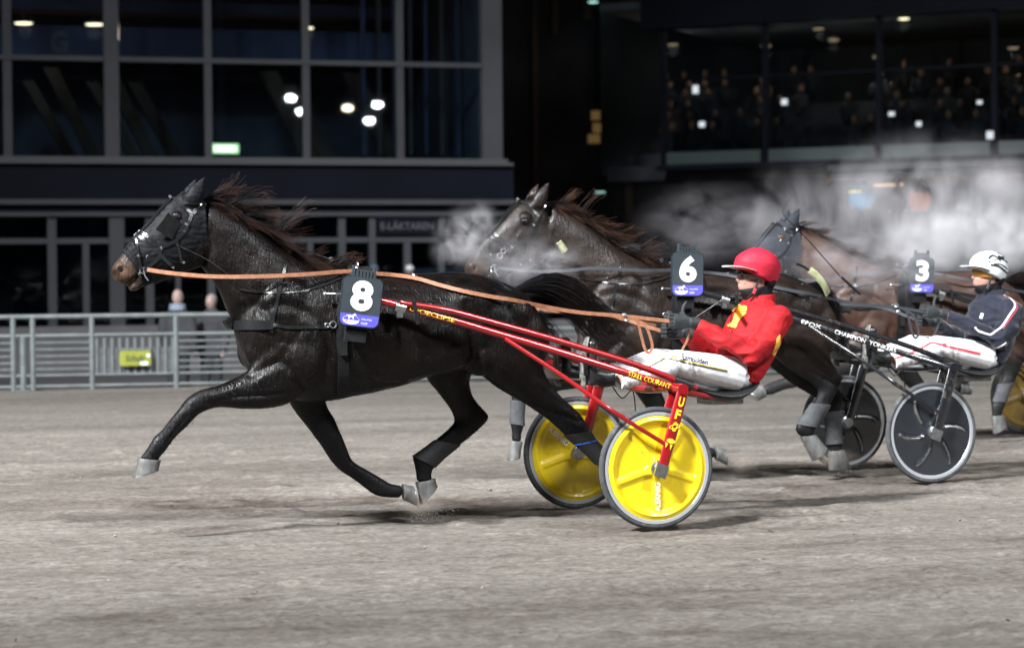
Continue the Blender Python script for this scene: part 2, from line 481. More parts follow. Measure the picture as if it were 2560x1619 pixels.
def build_track():
    us = np.concatenate([[-160, -80, -40, -20, -12, -8.5], np.arange(-6.2, 8.6, .045), [9.2, 10, 12, 16, 24, 50, 120, 200]])
    vs = [-90, -60, -45, -35, -30, -27]; v = -25.2
    while v < .5:
        vs.append(v); v += .038 if v < -11 else (.06 if v < -5 else .1)
    vs.append(.5); vs = np.array(vs)
    U, V = np.meshgrid(us, vs)
    ca, sa = math.cos(R(4)), math.sin(R(4))
    A = U*ca + V*sa; B = -U*sa + V*ca                      # along / across the wheel lines
    H = (.016*vnoise(A*.35+40, B*3+90, 1) + .012*vnoise(A*1.2+10, B*7+60, 2) + .014*vnoise(A*3+3, B*9+40, 3)
         + .010*vnoise(A*11+7, B*22+20, 4) + .02*vnoise(A*.25+9, B*1.1+70, 5))
    lump = np.clip(vnoise(A*4.1+90, B*6.5+30, 6)-.30, 0, 1)
    H = H + lump*.12
    S = np.zeros_like(U)  # soil scuffs, with shadows below the horse and near wheel painted in
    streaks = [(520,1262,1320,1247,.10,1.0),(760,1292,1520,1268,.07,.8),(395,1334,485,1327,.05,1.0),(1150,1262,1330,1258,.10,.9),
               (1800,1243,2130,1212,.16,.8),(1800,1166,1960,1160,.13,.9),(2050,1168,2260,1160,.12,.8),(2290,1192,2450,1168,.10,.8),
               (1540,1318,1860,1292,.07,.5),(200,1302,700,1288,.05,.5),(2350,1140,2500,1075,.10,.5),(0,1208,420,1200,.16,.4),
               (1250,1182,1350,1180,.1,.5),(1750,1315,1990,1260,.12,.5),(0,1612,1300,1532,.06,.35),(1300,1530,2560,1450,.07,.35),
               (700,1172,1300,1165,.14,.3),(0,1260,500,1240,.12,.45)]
    rs = np.random.RandomState(5)
    for _ in range(70):                                            # hoof prints and short scuffs
        px, py = rs.uniform(-40, 2600), 1120 + 470*rs.rand()**1.3; L_ = rs.uniform(25, 110)
        streaks.append((px, py, px+L_, py-L_*.05, rs.uniform(.010,.032), rs.uniform(.25,.8)))
    streaks += [(0,1443,1280,1388,.008,.45),(1280,1388,2560,1335,.008,.45),(0,1380,1280,1330,.006,.35),(0,1166,1400,1150,.012,.3),(1300,1420,2560,1362,.006,.35)]
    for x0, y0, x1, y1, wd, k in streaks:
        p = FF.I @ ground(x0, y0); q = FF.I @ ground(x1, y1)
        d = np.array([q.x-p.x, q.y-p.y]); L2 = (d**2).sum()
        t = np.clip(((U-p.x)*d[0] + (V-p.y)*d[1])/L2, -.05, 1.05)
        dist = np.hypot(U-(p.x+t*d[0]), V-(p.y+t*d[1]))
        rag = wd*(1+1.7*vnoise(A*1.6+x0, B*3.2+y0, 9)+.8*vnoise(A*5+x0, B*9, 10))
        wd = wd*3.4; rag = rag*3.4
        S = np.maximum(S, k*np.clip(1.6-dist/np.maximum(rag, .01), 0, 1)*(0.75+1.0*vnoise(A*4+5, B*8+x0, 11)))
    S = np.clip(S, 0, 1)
    H = H - S*.014 + S*.03*vnoise(A*14, B*26+9, 12)
    far = np.clip((V+12)/8, 0, 1); H = H*(1-.5*far)
    H = np.where((np.abs(U-1.2) > 9) | (V < -25.5), 0, H)
    nv, nu = U.shape
    verts = np.stack([U, V, H], -1).reshape(-1, 3)
    idx = np.arange(nv*nu).reshape(nv, nu)
    quads = np.stack([idx[:-1,:-1], idx[:-1,1:], idx[1:,1:], idx[1:,:-1]], -1).reshape(-1, 4)
    me = bpy.data.meshes.new('track')
    me.vertices.add(len(verts)); me.vertices.foreach_set('co', verts.astype(np.float32).ravel())
    me.loops.add(quads.size); me.loops.foreach_set('vertex_index', quads.ravel().astype(np.int32))
    me.polygons.add(len(quads)); me.polygons.foreach_set('loop_start', np.arange(0, quads.size, 4, dtype=np.int32))
    me.update(); me.validate()
    at = me.attributes.new('scuff_shade', 'FLOAT', 'POINT'); at.data.foreach_set('value', S.ravel().astype(np.float32))
    m = bpy.data.materials.new('track_sand'); m.use_nodes = True
    n, l = m.node_tree.nodes, m.node_tree.links; b = n['Principled BSDF']
    b.inputs['Roughness'].default_value = .9; b.inputs['Specular IOR Level'].default_value = .15
    tc = n.new('ShaderNodeTexCoord')
    def nz(scale, st, det=6, rgh=.6):
        mp = n.new('ShaderNodeMapping'); mp.inputs['Rotation'].default_value = (0, 0, R(-4)); mp.inputs['Scale'].default_value = st
        l.new(tc.outputs['Object'], mp.inputs['Vector'])
        t = n.new('ShaderNodeTexNoise'); t.inputs['Scale'].default_value = scale; t.inputs['Detail'].default_value = det; t.inputs['Roughness'].default_value = rgh
        l.new(mp.outputs[0], t.inputs['Vector']); return t
    big = nz(.7, (.22, 1.3, 1), 6, .65); fine = nz(13, (.62, 1.0, 1), 8, .8); grain = nz(42, (.6, 1.0, 1), 4, .7)
    r1 = n.new('ShaderNodeValToRGB'); l.new(big.outputs[0], r1.inputs[0])
    r1.color_ramp.elements[0].position = .32; r1.color_ramp.elements[1].position = .68
    r1.color_ramp.elements[0].color = (.146, .134, .119, 1); r1.color_ramp.elements[1].color = (.250, .231, .207, 1)
    r2 = n.new('ShaderNodeValToRGB'); l.new(fine.outputs[0], r2.inputs[0])
    r2.color_ramp.elements[0].position = .30; r2.color_ramp.elements[1].position = .70
    r2.color_ramp.elements[0].color = (.52, .50, .485, 1); r2.color_ramp.elements[1].color = (1.2, 1.2, 1.2, 1)
    r3 = n.new('ShaderNodeValToRGB'); l.new(grain.outputs[0], r3.inputs[0])
    r3.color_ramp.elements[0].position = .30; r3.color_ramp.elements[1].position = .66
    r3.color_ramp.elements[0].color = (.55, .54, .53, 1); r3.color_ramp.elements[1].color = (1.25, 1.25, 1.25, 1)
    def mul(a, b_):
        x = n.new('ShaderNodeMix'); x.data_type = 'RGBA'; x.blend_type = 'MULTIPLY'; x.inputs['Factor'].default_value = 1
        x.clamp_result = False
        l.new(a, x.inputs['A']); l.new(b_, x.inputs['B']); return x.outputs['Result']
    c = mul(mul(r1.outputs[0], r2.outputs[0]), r3.outputs[0])
    at = n.new('ShaderNodeAttribute'); at.attribute_name = 'scuff_shade'
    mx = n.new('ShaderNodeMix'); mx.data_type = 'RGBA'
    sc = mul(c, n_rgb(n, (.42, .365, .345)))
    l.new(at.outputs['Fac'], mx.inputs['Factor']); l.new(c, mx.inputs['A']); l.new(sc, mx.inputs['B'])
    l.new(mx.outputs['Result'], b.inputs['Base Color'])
    bp = n.new('ShaderNodeBump'); bp.inputs['Strength'].default_value = .5; bp.inputs['Distance'].default_value = .015
    ad = n.new('ShaderNodeMath'); ad.operation = 'ADD'; l.new(fine.outputs[0], ad.inputs[0]); l.new(grain.outputs[0], ad.inputs[1])
    l.new(ad.outputs[0], bp.inputs['Height']); l.new(bp.outputs[0], b.inputs['Normal'])
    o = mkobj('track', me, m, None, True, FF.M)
    return tag(o, 'grey sand harness racing track with raked lines and dark scuffs and painted shadow streaks', 'track', kind='structure')
def n_rgb(n, c):
    r = n.new('ShaderNodeRGB'); r.outputs[0].default_value = (*c, 1); return r.outputs[0]
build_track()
M_apron = mat('apron_asphalt', (0.10, 0.098, 0.10), .85, var=.2, vscale=.6, bump=.2, bscale=30)
M_conc  = mat('concrete', (0.12, 0.117, 0.12), .85, var=.15, vscale=1.5, bump=.2, bscale=20)
m = MB(); m.add([(-300,-300,-.42), (300,-300,-.42), (300,300,-.42), (-300,300,-.42)], [(0,1,2,3)])
tag(m.obj('ground', M_apron, None, False), 'grey paved apron between track fence and grandstand', 'ground', kind='structure')
m = MB(); m.box((0, .55, -.22), (300, .25, .42)); tag(m.obj('track_kerb', M_conc, None, False, FF.M), 'low concrete kerb under the trackside fence', 'kerb', kind='structure')
# loose clods on the sand
def clods(name, pts, label, cat, mt, seed):
    rnd = random.Random(seed); m = MB()
    for p, s in pts:
        M = Matrix.Rotation(rnd.uniform(0, 6), 3, 'Z') @ Matrix.Rotation(rnd.uniform(0, 6), 3, 'X')
        a, b, c = s*rnd.uniform(.6, 1.5), s*rnd.uniform(.6, 1.2), s*rnd.uniform(.4, .9)
        vs = [(a,0,0), (-a*.8,.1*b,0), (0,b,0), (.1*a,-b*.9,0), (0,0,c), (0,.1*b,-c)]
        m.add([Vector(p) + M @ Vector(q) for q in vs], [(0,2,4),(2,1,4),(1,3,4),(3,0,4),(2,0,5),(1,2,5),(3,1,5),(0,3,5)])
    return tag(m.obj(name, mt, None, False), label, cat, kind='stuff')
M_clod = mat('sand_clod', (0.17, 0.152, 0.138), .95, var=.4, vscale=12)
M_spray = mat('kicked_sand', (0.13, 0.115, 0.10), .95, var=.35, vscale=30)
pts = []
for _ in range(120):
    px = random.uniform(-60, 2620); py = 1619 - 560*random.random()**.8
    g = ground(px, py + 4); pts.append(((g.x, g.y, g.z+.006), random.choice((.004,.005,.006,.008,.012,.018))*(1 if random.random() < .9 else 1.6)))
clods('loose_clods', pts, 'small loose clods lying on the raked sand', 'clods', M_clod, 3)
def spray(fr, px, py, y, n, spread, lift, seed, back=1.0):
    rnd = random.Random(seed); c = fr.P(px, py, y); out = []
    for _ in range(n):
        k = rnd.random()
        x = c.x + back*(.02 + spread*k*rnd.uniform(.2, 1.3)) + rnd.gauss(0, .05)
        z = abs(rnd.gauss(0, lift*(.35+.6*k))) + .01 + rnd.uniform(0, lift*.4)
        out.append((fr.world((x, y + rnd.gauss(0, .05), z)), rnd.choice((.001, .0015, .0015, .002, .002, .0035))))
    return out
clods('kicked_sand_spray', spray(F8, 1030, 1262, .10, 900, .24, .085, 1), 'fine sand kicked up behind the lifted front hoof of the black horse', 'sand spray', M_spray, 4)
clods('kicked_sand_spray', spray(F6, 2100, 1165, .14, 700, .35, .07, 2) + spray(F6, 2040, 1150, -.14, 400, .3, .06, 5), 'sand kicked up under the bandaged hind hooves beside the black wheel', 'sand spray', M_spray, 5)
clods('kicked_sand_spray', spray(F6, 1820, 1160, .13, 450, .3, .07, 8), 'sand kicked up behind the yellow wheel by a trailing hoof', 'sand spray', M_spray, 6)

# ================================================================== trackside fence
M_galv = mat('galvanised_steel', (0.145, 0.163, 0.163), .5, .35, var=.15, vscale=6, bump=.1, bscale=40)
M_mesh = mat('fence_backing', (0.09, 0.093, 0.10), .7, .2, var=.2, vscale=20)
def build_fence():
    zt = 1.02; fence = thing('trackside_fence', 'grey galvanised tube fence along the far edge of the track', 'fence', FF)
    xs = [FF.P(px, 880, 0).x for px in (33, 82, 230, 440, 650)]
    u = xs[3]-xs[2]
    def rail(name, x0, x1, z, r, y=0):
        m = MB(); m.tube([(x0,y,z), (x1,y,z)], r, 8); return m.obj(name, M_galv, fence)
    X0 = xs[0]-2*u
    bays = []; x = X0
    lay = [('rail', u), ('gap', xs[1]-xs[0]), ('rail', xs[2]-xs[1]), ('picket', u), ('rail', u*1.05), ('gap', .22)]
    i = 2
    x = xs[0] - u - .0
    x = xs[0] - u; order = 0
    while x < 17:
        k, wd = lay[order % 6]; bays.append((k, x, x+wd)); x += wd; order += 1
    xe = x
    seg = (bays[0][1], xe); step = 3.0; q = seg[0]
    while q < seg[1]:
        rail('top_rail', q, min(q+step, seg[1])-.004, zt-.028, .034); rail('middle_rail', q, min(q+step, seg[1])-.004, .735, .026)
        rail('lower_rail', q, min(q+step, seg[1])-.004, .20, .018); rail('bottom_rail', q, min(q+step, seg[1])-.004, .055, .022)
        q += step
    post = MB(); post.tube([(0,0,0), (0,0,zt-.03)], .038, 8); pme = None
    pik = MB(); pik.box((0,.012,0), (.035,.012,.50)); kme = None
    tr = MB(); tr.tube([(0,0,0), (1,0,0)], .015, 6); tme = None
    def copy(base, name, loc, sc=(1,1,1)):
        o = base.copy(); o.name = name; col.objects.link(o); o.parent = fence; o.location = loc; o.scale = sc; return o
    b_post = post.obj('post', M_galv, fence); b_pik = pik.obj('picket', M_galv, fence, False); b_tr = tr.obj('rail', M_galv, fence)
    f1 = f2 = f3 = True
    for k, x0, x1 in bays:
        if f1: b_post.location = (x0,0,0); f1 = False
        else: copy(b_post, 'post', (x0,0,0))
        if k == 'rail':
            for z in (.64, .55, .46, .37, .285):
                if f2: b_tr.location = (x0+.03,0,z); b_tr.scale = (x1-x0-.06,1,1); f2 = False
                else: copy(b_tr, 'rail', (x0+.03,0,z), (x1-x0-.06,1,1))
        elif k == 'picket':
            n = 11
            for j in range(n):
                xx = x0+(x1-x0)*(j+.6)/n
                if f3: b_pik.location = (xx,0,.47); f3 = False
                else: copy(b_pik, 'picket', (xx,0,.47))
            m = MB(); m.box(((x0+x1)/2, .05, .39), (x1-x0-.08, .012, .34)); m.obj('backing_panel', M_mesh, fence, False)
        else:
            m = MB(); m.tube([((x0+x1)/2,.0,0), ((x0+x1)/2,.0,.735)], .045, 8); m.obj('gate_post', M_galv, fence)
            m = MB(); m.box(((x0+x1)/2,-.03,.01), (.2,.14,.02)); m.obj('foot_plate', M_galv, fence, False)
    return fence
build_fence()
# yellow advertising plate hung on the fence
M_ysign = mat('sign_yellow', (0.22, 0.24, 0.025), .5, var=.08, vscale=6); M_dkgreen = mat('sign_dark_print', (0.035, 0.045, 0.02), .6); M_wsign = mat('sign_white_print', (0.6,0.66,0.68), .6)
def rrect(w, h, r, n=6):
    out = []
    for cx, cy, a0 in ((w/2-r, h/2-r, 0), (-w/2+r, h/2-r, 90), (-w/2+r, -h/2+r, 180), (w/2-r, -h/2+r, 270)):
        for k in range(n+1):
            a = R(a0 + 90*k/n); out.append((cx + r*math.cos(a), cy + r*math.sin(a)))
    return out
c = FF.P(338, 895, -.07)
t = thing('fence_sign', 'small yellow rounded advertising plate with dark lettering on the picket fence', 'sign', FF, c)
X, Z, Ny = Vector((1,0,0)), Vector((0,0,1)), Vector((0,-1,0))
m = MB(); m.prism(rrect(.42, .205, .035), c, X, Z, Ny, .012); m.obj('panel', M_ysign, t, False)
m = MB(); m.box(c + Vector((0, .02, .125)), (.42, .03, .02)); m.obj('hanger_bar', M_galv, t, False)
flat_text('lettering', 'Schulz', c+Ny*.0125, X, Z, M_dkgreen, t, .27, .085, .03, .2)
m = MB(); m.prism([(x*1, y) for x, y in rrect(.11, .05, .024)], c + Ny*.0125 + Vector((.12,0,-.07)), X, Z, Ny, .002); m.obj('white_mark', M_wsign, t, False)
m = MB(); m.prism(rrect(.05, .05, .024), c + Ny*.0125 + Vector((.175,0,.035)), X, Z, Ny, .002); m.obj('white_mark', M_wsign, t, False)

# ================================================================== left stand
M_alu  = mat('grey_window_frame', (0.055, 0.059, 0.067), .6, 0, .3, var=.1, vscale=1.0)
M_navy = mat('navy_fascia', (0.0045, 0.0065, 0.013), .7, spec=.12, var=.2, vscale=.5)
M_room = mat('dark_interior', (0.12, 0.15, 0.22), .85, var=.3, vscale=.6)
M_room2 = mat('navy_interior_wall', (0.09, 0.125, 0.26), .8, var=.3, vscale=.5)
M_tier = mat('tier_concrete', (0.065, 0.061, 0.055), .9, var=.3, vscale=.8)
M_copper = mat('copper_trim', (0.12, 0.045, 0.025), .6)
M_sill = mat('sill_metal', (0.068, 0.073, 0.077), .6)
def glass_mat(name, tint, refl):
    m = bpy.data.materials.new(name); m.use_nodes = True
    n, l = m.node_tree.nodes, m.node_tree.links; n.remove(n['Principled BSDF'])
    tr = n.new('ShaderNodeBsdfTransparent'); tr.inputs[0].default_value = (*tint, 1)
    gl = n.new('ShaderNodeBsdfGlossy'); gl.inputs['Roughness'].default_value = .012
    fr = n.new('ShaderNodeFresnel'); fr.inputs[0].default_value = 1.5
    mt = n.new('ShaderNodeMath'); mt.operation = 'MULTIPLY'; mt.inputs[1].default_value = refl; l.new(fr.outputs[0], mt.inputs[0])
    mx = n.new('ShaderNodeMixShader'); l.new(mt.outputs[0], mx.inputs[0]); l.new(tr.outputs[0], mx.inputs[1]); l.new(gl.outputs[0], mx.inputs[2])
    l.new(mx.outputs[0], n['Material Output'].inputs[0]); return m
M_glass = glass_mat('window_glass', (.62, .68, .70), 1.6)
M_glassg = glass_mat('green_glass', (.45, .58, .55), 1.2)

def rect(fr, name, mt, parent, px0, py0, px1, py1, y0=0.0, th=.1, smooth=False, ymid=None, xmid=None, clip=None):
    """upright slab whose edges are read at (px, py) on the facade plane, th deep behind y0"""
    ymid = ymid or (py0+py1)/2; xmid = xmid or (px0+px1)/2
    x0 = fr.P(px0, ymid, y0).x; x1 = fr.P(px1, ymid, y0).x
    z1 = fr.P(xmid, py0, y0).z; z0 = fr.P(xmid, py1, y0).z
    m = MB(); m.box(((x0+x1)/2, y0+th/2, (z0+z1)/2), (x1-x0, th, z1-z0))
    return m.obj(name, mt, parent, smooth)
def build_left():
    t = thing('grandstand', 'dark glass fronted grandstand with grey window grid and navy band', 'building', FL, (0,0,-.4))
    r = lambda *a, **k: rect(FL, a[0], a[1], t, *a[2:], **k)
    xm = 640
    # upper storey frame
    cols = [(8,30), (-235,-218), (262,298), (512,530), (757,775), (992,1010), (1207,1256)]
    for a, b in cols: r('mullion', M_alu, a, -330, b, 396, y0=-.02 if b-a < 30 else -.12, th=.25, ymid=250, xmid=xm)
    r('transom', M_alu, -700, 148, 1206, 160, y0=-.05, th=.12, ymid=150, xmid=xm)
    r('transom', M_alu, -700, -200, 1206, -188, y0=-.05, th=.12, ymid=150, xmid=xm)
    r('sill', M_sill, -700, 394, 1270, 403, y0=-.16, th=.34, xmid=xm)
    r('sill_ledge', M_sill, -700, 403.5, 1284, 411, y0=-.40, th=.7, xmid=xm)
    r('fascia', M_navy, -700, 411.5, 1284, 498, y0=-.2, th=.5, xmid=xm)
    r('beam', M_alu, -700, 498.5, 1300, 511, y0=-.36, th=.7, xmid=xm)
    r('fascia_strip', M_navy, -700, 511.5, 1300, 529, y0=-.1, th=.4, xmid=xm)
    r('beam', M_alu, -700, 529.5, 1300, 540, y0=-.2, th=.4, xmid=xm)
    for a, b in ((-218,8), (30,262), (298,512), (530,757), (775,992), (1010,1207)):
        r('pane', M_glass, a, -188, b, 148, y0=.06, th=.012, ymid=150, xmid=xm)
        r('pane', M_glass, a, 160, b, 394, y0=.06, th=.012, ymid=250, xmid=xm)
    # ground floor
    r('transom', M_alu, -700, 594, 1300, 607, y0=-.04, th=.14, xmid=xm)
    for a, b in ((120,142), (275,312), (365,385), (848,865), (925,940), (1098,1112), (1250,1275), (520,538), (690,706)):
        r('post', M_alu, a, 540.5, b, 838, y0=-.06 if b-a < 30 else -.1, th=.2, ymid=690, xmid=xm)
    for a, b in ((208,224), (1012,1028), (440,452), (770,784)):
        r('door_post', M_alu, a, 607.5, b, 838, y0=-.05, th=.15, ymid=720, xmid=xm)
    g = [-300, 120, 275, 365, 520, 690, 848, 925, 1098, 1250]; ge = [0, 142, 312, 385, 538, 706, 865, 940, 1112]
    for i in range(9):
        a = -300 if i == 0 else ge[i]; b = g[i+1]
        r('pane', M_glass, a, 541, b, 593, y0=.05, th=.012, ymid=570, xmid=xm); r('pane', M_glass, a, 608, b, 838, y0=.05, th=.012, ymid=700, xmid=xm)
    # inside the upper storey: back wall, ceiling strips, tiers of seats behind the glass
    r('back_wall', M_room, -900, -900, 1190, 900, y0=9, th=.2, xmid=xm)
    m = MB(); x0 = FL.P(-900, 250, 0).x; x1 = FL.P(1255, 250, 0).x
    zf = FL.P(xm, 405, 0).z
    m.box(((x0+x1)/2, 4.7, zf-.15), (x1-x0, 8.4, .3)); m.obj('floor_slab', M_room, t, False)
    m = MB(); m.box(((x0+x1)/2, 4.7, 8.8), (x1-x0, 8.4, .3)); m.obj('ceiling', M_room, t, False)
    m = MB(); m.box((x1-.12, 4.8, 5.2), (.2, 8.2, 6.9)); m.obj('end_wall', M_room, t, False)
    r('bulkhead', M_room2, -700, 75, 980, 150, y0=5.0, th=.2, xmid=xm)
    r('bulkhead', M_room2, -700, 10, 980, 40, y0=4.6, th=.2, xmid=xm)
    r('ceiling_trim', M_copper, -700, 41, 880, 46, y0=4.5, th=.1, xmid=xm)
    for i, (px, w_) in enumerate(((55,26),(110,30),(215,26),(255,30),(320,30),(650,40),(700,36),(860,40))):
        x = FL.P(px, 250, 3.5).x; ww = w_*50/5720*1.2
        m = MB(); hgt = 2.3 if i % 2 else 2.0
        m.add([(x, 3.5, zf+hgt), (x+ww, 3.5, zf+hgt), (x+ww+1.1, 3.5, zf), (x+1.1, 3.5, zf), (x, 3.7, zf+hgt), (x+ww, 3.7, zf+hgt), (x+ww+1.1, 3.7, zf), (x+1.1, 3.7, zf)],
              [(0,1,2,3), (7,6,5,4), (0,4,5,1), (1,5,6,2), (2,6,7,3), (3,7,4,0)])
        m.obj('seat_tier', M_tier, t, False)
    for i in range(8):
        px = 905 + i*39
        r('glazing_fin', M_sill if i % 2 else M_room2, px, -100, px+9, 385, y0=2.2, th=.08, ymid=200, xmid=xm)
    return t
left = build_left()
# lettering inside: block letter G, sign over the doors
M_gl = mat('letter_grey', (0.16, 0.20, 0.24), .7)
c = FL.P(148, 105, 4.98)
t = thing('block_letter', 'pale letter G on the navy wall behind the upper windows', 'sign', FL, c)
flat_text('letter', 'G', c, X, Z, M_gl, t, .42, .5, .03)
c = FL.P(1017, 563, -.14)
t = thing('door_sign', 'dark sign board with pale lettering over the stand entrance', 'sign', FL, c)
m = MB(); m.box(c, (1.36, .06, .42)); m.obj('board', M_navy, t, False)
flat_text('lettering', 'E-LÄKTAREN', c + Vector((0,-.032,.0)), X, Z, mat('sign_pale_print', (.085,.09,.105), .7), t, 1.2, .2, .02)
# exit sign and ceiling lamps
M_exit = emat('exit_glow', (0.55, 1.0, 0.45), 2.2); M_exitc = emat('exit_white', (0.95, 1.0, 0.8), 4.5)
c = FL.P(562, 372, .9)
t = thing('exit_sign', 'glowing green and white exit sign behind the upper window', 'exit sign', FL, c)
m = MB(); m.prism(rrect(.62, .22, .02), c, X, Z, Ny, .05); m.obj('box', M_exit, t, False)
m = MB(); m.prism(rrect(.50, .14, .02), c+Ny*.051, X, Z, Ny, .004); m.obj('pictogram_field', M_exitc, t, False)
M_down = emat('ceiling_lamp_glow', (1.0, 0.80, 0.50), 6.0); M_downd = emat('ceiling_lamp_dim', (1.0, 0.62, 0.36), 1.0)
M_cold = emat('cold_lamp_glow', (0.55, 1.0, 0.92), 1.3)
def ceiling_lamp(fr, px, py, y, rad, mt, label, group, watt=0):
    c = fr.P(px, py, y); t = thing('ceiling_lamp', label, 'lamp', fr, c, group)
    if watt:
        l = bpy.data.lights.new('ceiling_lamp_bulb', 'POINT'); l.energy = watt; l.color = (1, .88, .76); l.shadow_soft_size = .15
        o = bpy.data.objects.new('ceiling_lamp_bulb', l); col.objects.link(o); o.parent = t; o.location = (0, 0, -.2)
    m = MB(); m.lathe([(rad, -.02), (rad, .05), (.001, .05), (.001, -.02)], c, 'z', 20, True); m.obj('diffuser', mt, t)
    m = MB(); m.lathe([(rad*1.02, .0), (rad*1.25, .0), (rad*1.25, .07), (rad*1.02, .07)], c, 'z', 20, True); m.obj('trim_ring', M_alu, t)
    m = MB(); m.tube([c+Vector((0,0,.07)), c+Vector((0,0,.5))], .005, 6); m.obj('hanger', M_alu, t)
for px, py, rr in ((59,58,.19), (236,61,.19), (768,70,.14)):
    ceiling_lamp(FL, px, py, 2.5, rr, M_down, 'round warm lamp glowing under the ceiling behind the upper windows', 'warm lamps in the left stand', 10)

# terrace with low wall, where spectators stand
m = MB(); x0 = FL.P(-700, 800, -2.6).x; x1 = FL.P(1500, 800, -2.6).x; zt = FL.P(200, 815, -2.6).z
m.box(((x0+x1)/2, -2.5, (zt-.42)/2), (x1-x0, .2, zt+.42)); tag(m.obj('terrace_wall', M_conc, None, False, FL.M), 'low grey concrete wall in front of the glass entrance', 'wall')
m = MB(); m.box(((x0+x1)/2, -1.15, -.22), (x1-x0, 2.46, .5)); tag(m.obj('terrace', M_apron, None, False, FL.M), 'raised terrace in front of the glass entrance', 'terrace', kind='structure')

# ================================================================== dark block between the stands
M_dark = mat('dark_render', (0.060, 0.062, 0.075), .95, spec=.05, var=.3, vscale=.4)
M_brown = mat('brown_pilaster', (0.11, 0.085, 0.07), .8)
M_warmw = emat('warm_window', (1.0, 0.62, 0.22), .10)
pG = at_depth(1500, 700, 78.0); FG = Frame((pG.x, pG.y, 0), 0.0)
t = thing('stair_tower', 'unlit dark stair tower standing between the two stands', 'building', FG, (0,0,-.4))
rect(FG, 'wall', M_dark, t, 1150, -700, 2000, 820, 0, 1.0)
for a, b, y1 in ((1378,1394,85), (1455,1475,50), (1330,1345,600), (1560,1580,700)): rect(FG, 'pilaster', M_brown, t, a, -400, b, y1, -.2, .2)
for a, b, c_, d in ((1478,1500,277,300), (1482,1504,308,332), (1470,1500,336,358)): rect(FG, 'window', M_warmw, t, a, c_, b, d, -.06, .05)
for px, py, mt, lab in ((1483,5,M_cold,'small teal lamp high on the dark stair tower'), (1500,480,M_cold,'pale lamp low on the dark stair tower'), (1615,548,M_downd,'small orange lamp beside the dark stair tower above the brown horse'),
                        (1852,592,M_downd,'small orange lamp right of the dark stair tower')):
    ceiling_lamp(FG, px, py, -1.2, .16, mt, lab, None)

# ================================================================== right stand with crowd
M_rwall = mat('green_grey_wall', (0.045, 0.062, 0.070), .85, var=.3, vscale=.4)
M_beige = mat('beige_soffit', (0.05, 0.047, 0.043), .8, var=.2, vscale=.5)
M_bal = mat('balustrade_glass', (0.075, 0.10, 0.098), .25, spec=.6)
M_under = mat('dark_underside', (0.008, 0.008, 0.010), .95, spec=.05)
M_rbeam = mat('grey_canopy', (0.05, 0.052, 0.06), .6)
def build_right():
    t = thing('grandstand', 'large dark grandstand with seated crowd behind tall glass', 'building', FR, (0,0,-.4))
    r = lambda *a, **k: rect(FR, a[0], a[1], t, *a[2:], **k)
    xm = 2100
    r('fascia', M_navy, 1600, -260, 2900, 45, y0=-.3, th=.6, xmid=xm)
    for a, b in ((1650,1662), (1905,1917), (2190,2202), (2478,2492), (2780,2792)): r('mullion', M_navy, a, 45.5, b, 400, y0=-.1, th=.2, ymid=230, xmid=xm)
    r('handrail', M_navy, 1660, 178, 2800, 184, y0=-.05, th=.1, xmid=xm)
    for a, b in ((1662,1905), (1917,2190), (2202,2478), (2492,2780)):
        r('pane', M_glass, a, 46, b, 366, y0=.02, th=.012, ymid=230, xmid=xm)
        r('balustrade', M_bal, a+4, 367, b-4, 398, y0=-.2, th=.04, ymid=380, xmid=xm)
    r('slab_edge', M_navy, 1640, 400, 2900, 412, y0=-.5, th=1.0, xmid=xm)
    r('back_wall', M_rwall, 1500, -300, 3200, 420, y0=13, th=.3, xmid=xm)
    for a, b in ((1890,1935), (1975,2015), (2330,2400)): r('doorway', M_dark, a, 95, b, 260, y0=12.8, th=.15, ymid=200, xmid=xm)
    x0 = FR.P(1500, 200, 0).x; x1 = FR.P(3000, 200, 0).x
    m = MB(); m.box(((x0+x1)/2, 6.5, FR.P(xm, 38, 0).z+.6), (x1-x0, 13, .2)); m.obj('ceiling', M_rwall, t, False)
    zf = FR.P(xm, 398, 0).z
    for k in range(6):
        m = MB(); m.box(((x0+x1)/2, 1.2+k*1.5, zf-.2+.42*k), (x1-x0, 1.5, .4+.002*k)); m.obj('tier_step', M_dark, t, False)
    # lower level: canopy, soffit, posts
    r('canopy_beam', M_rbeam, 2075, 430, 2335, 447, y0=-2.6, th=.3, xmid=2200)
    r('canopy_edge', M_navy, 2336, 424, 2900, 437, y0=-2.6, th=.3, xmid=2450)
    m = MB(); xa = FR.P(2075, 440, -2.6).x; m.box((xa+12, -.9, FR.P(2200, 428, -2.6).z+.1), (24, 3.8, .15)); m.obj('canopy_roof', M_rbeam, t, False)
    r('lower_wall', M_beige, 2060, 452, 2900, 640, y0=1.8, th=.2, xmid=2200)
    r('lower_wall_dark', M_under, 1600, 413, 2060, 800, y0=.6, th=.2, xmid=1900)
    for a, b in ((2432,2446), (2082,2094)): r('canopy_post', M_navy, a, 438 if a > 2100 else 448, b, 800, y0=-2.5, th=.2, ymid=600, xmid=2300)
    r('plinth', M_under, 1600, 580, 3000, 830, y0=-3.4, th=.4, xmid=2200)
    m = MB(); m.box(((x0+x1)/2, -.8, FR.P(2200, 600, -3.4).z-.1), (x1-x0, 4.7, .2)); m.obj('balcony_floor', M_conc, t, False)
    return t
build_right()
for px, py, y, mt in ((1915,115,6,M_downd), (2046,72,4,M_downd), (2084,100,5,M_downd), (2260,47,2.5,M_down), (2194,142,7,M_downd), (2533,120,6,M_downd), (1682,112,6,M_downd)):
    ceiling_lamp(FR, px, py, y, .14, mt, 'small warm downlight under the ceiling above the crowd', 'downlights in the right stand', 30)
M_strip = emat('strip_glow', (1.0, 0.92, 0.45), 1.6)
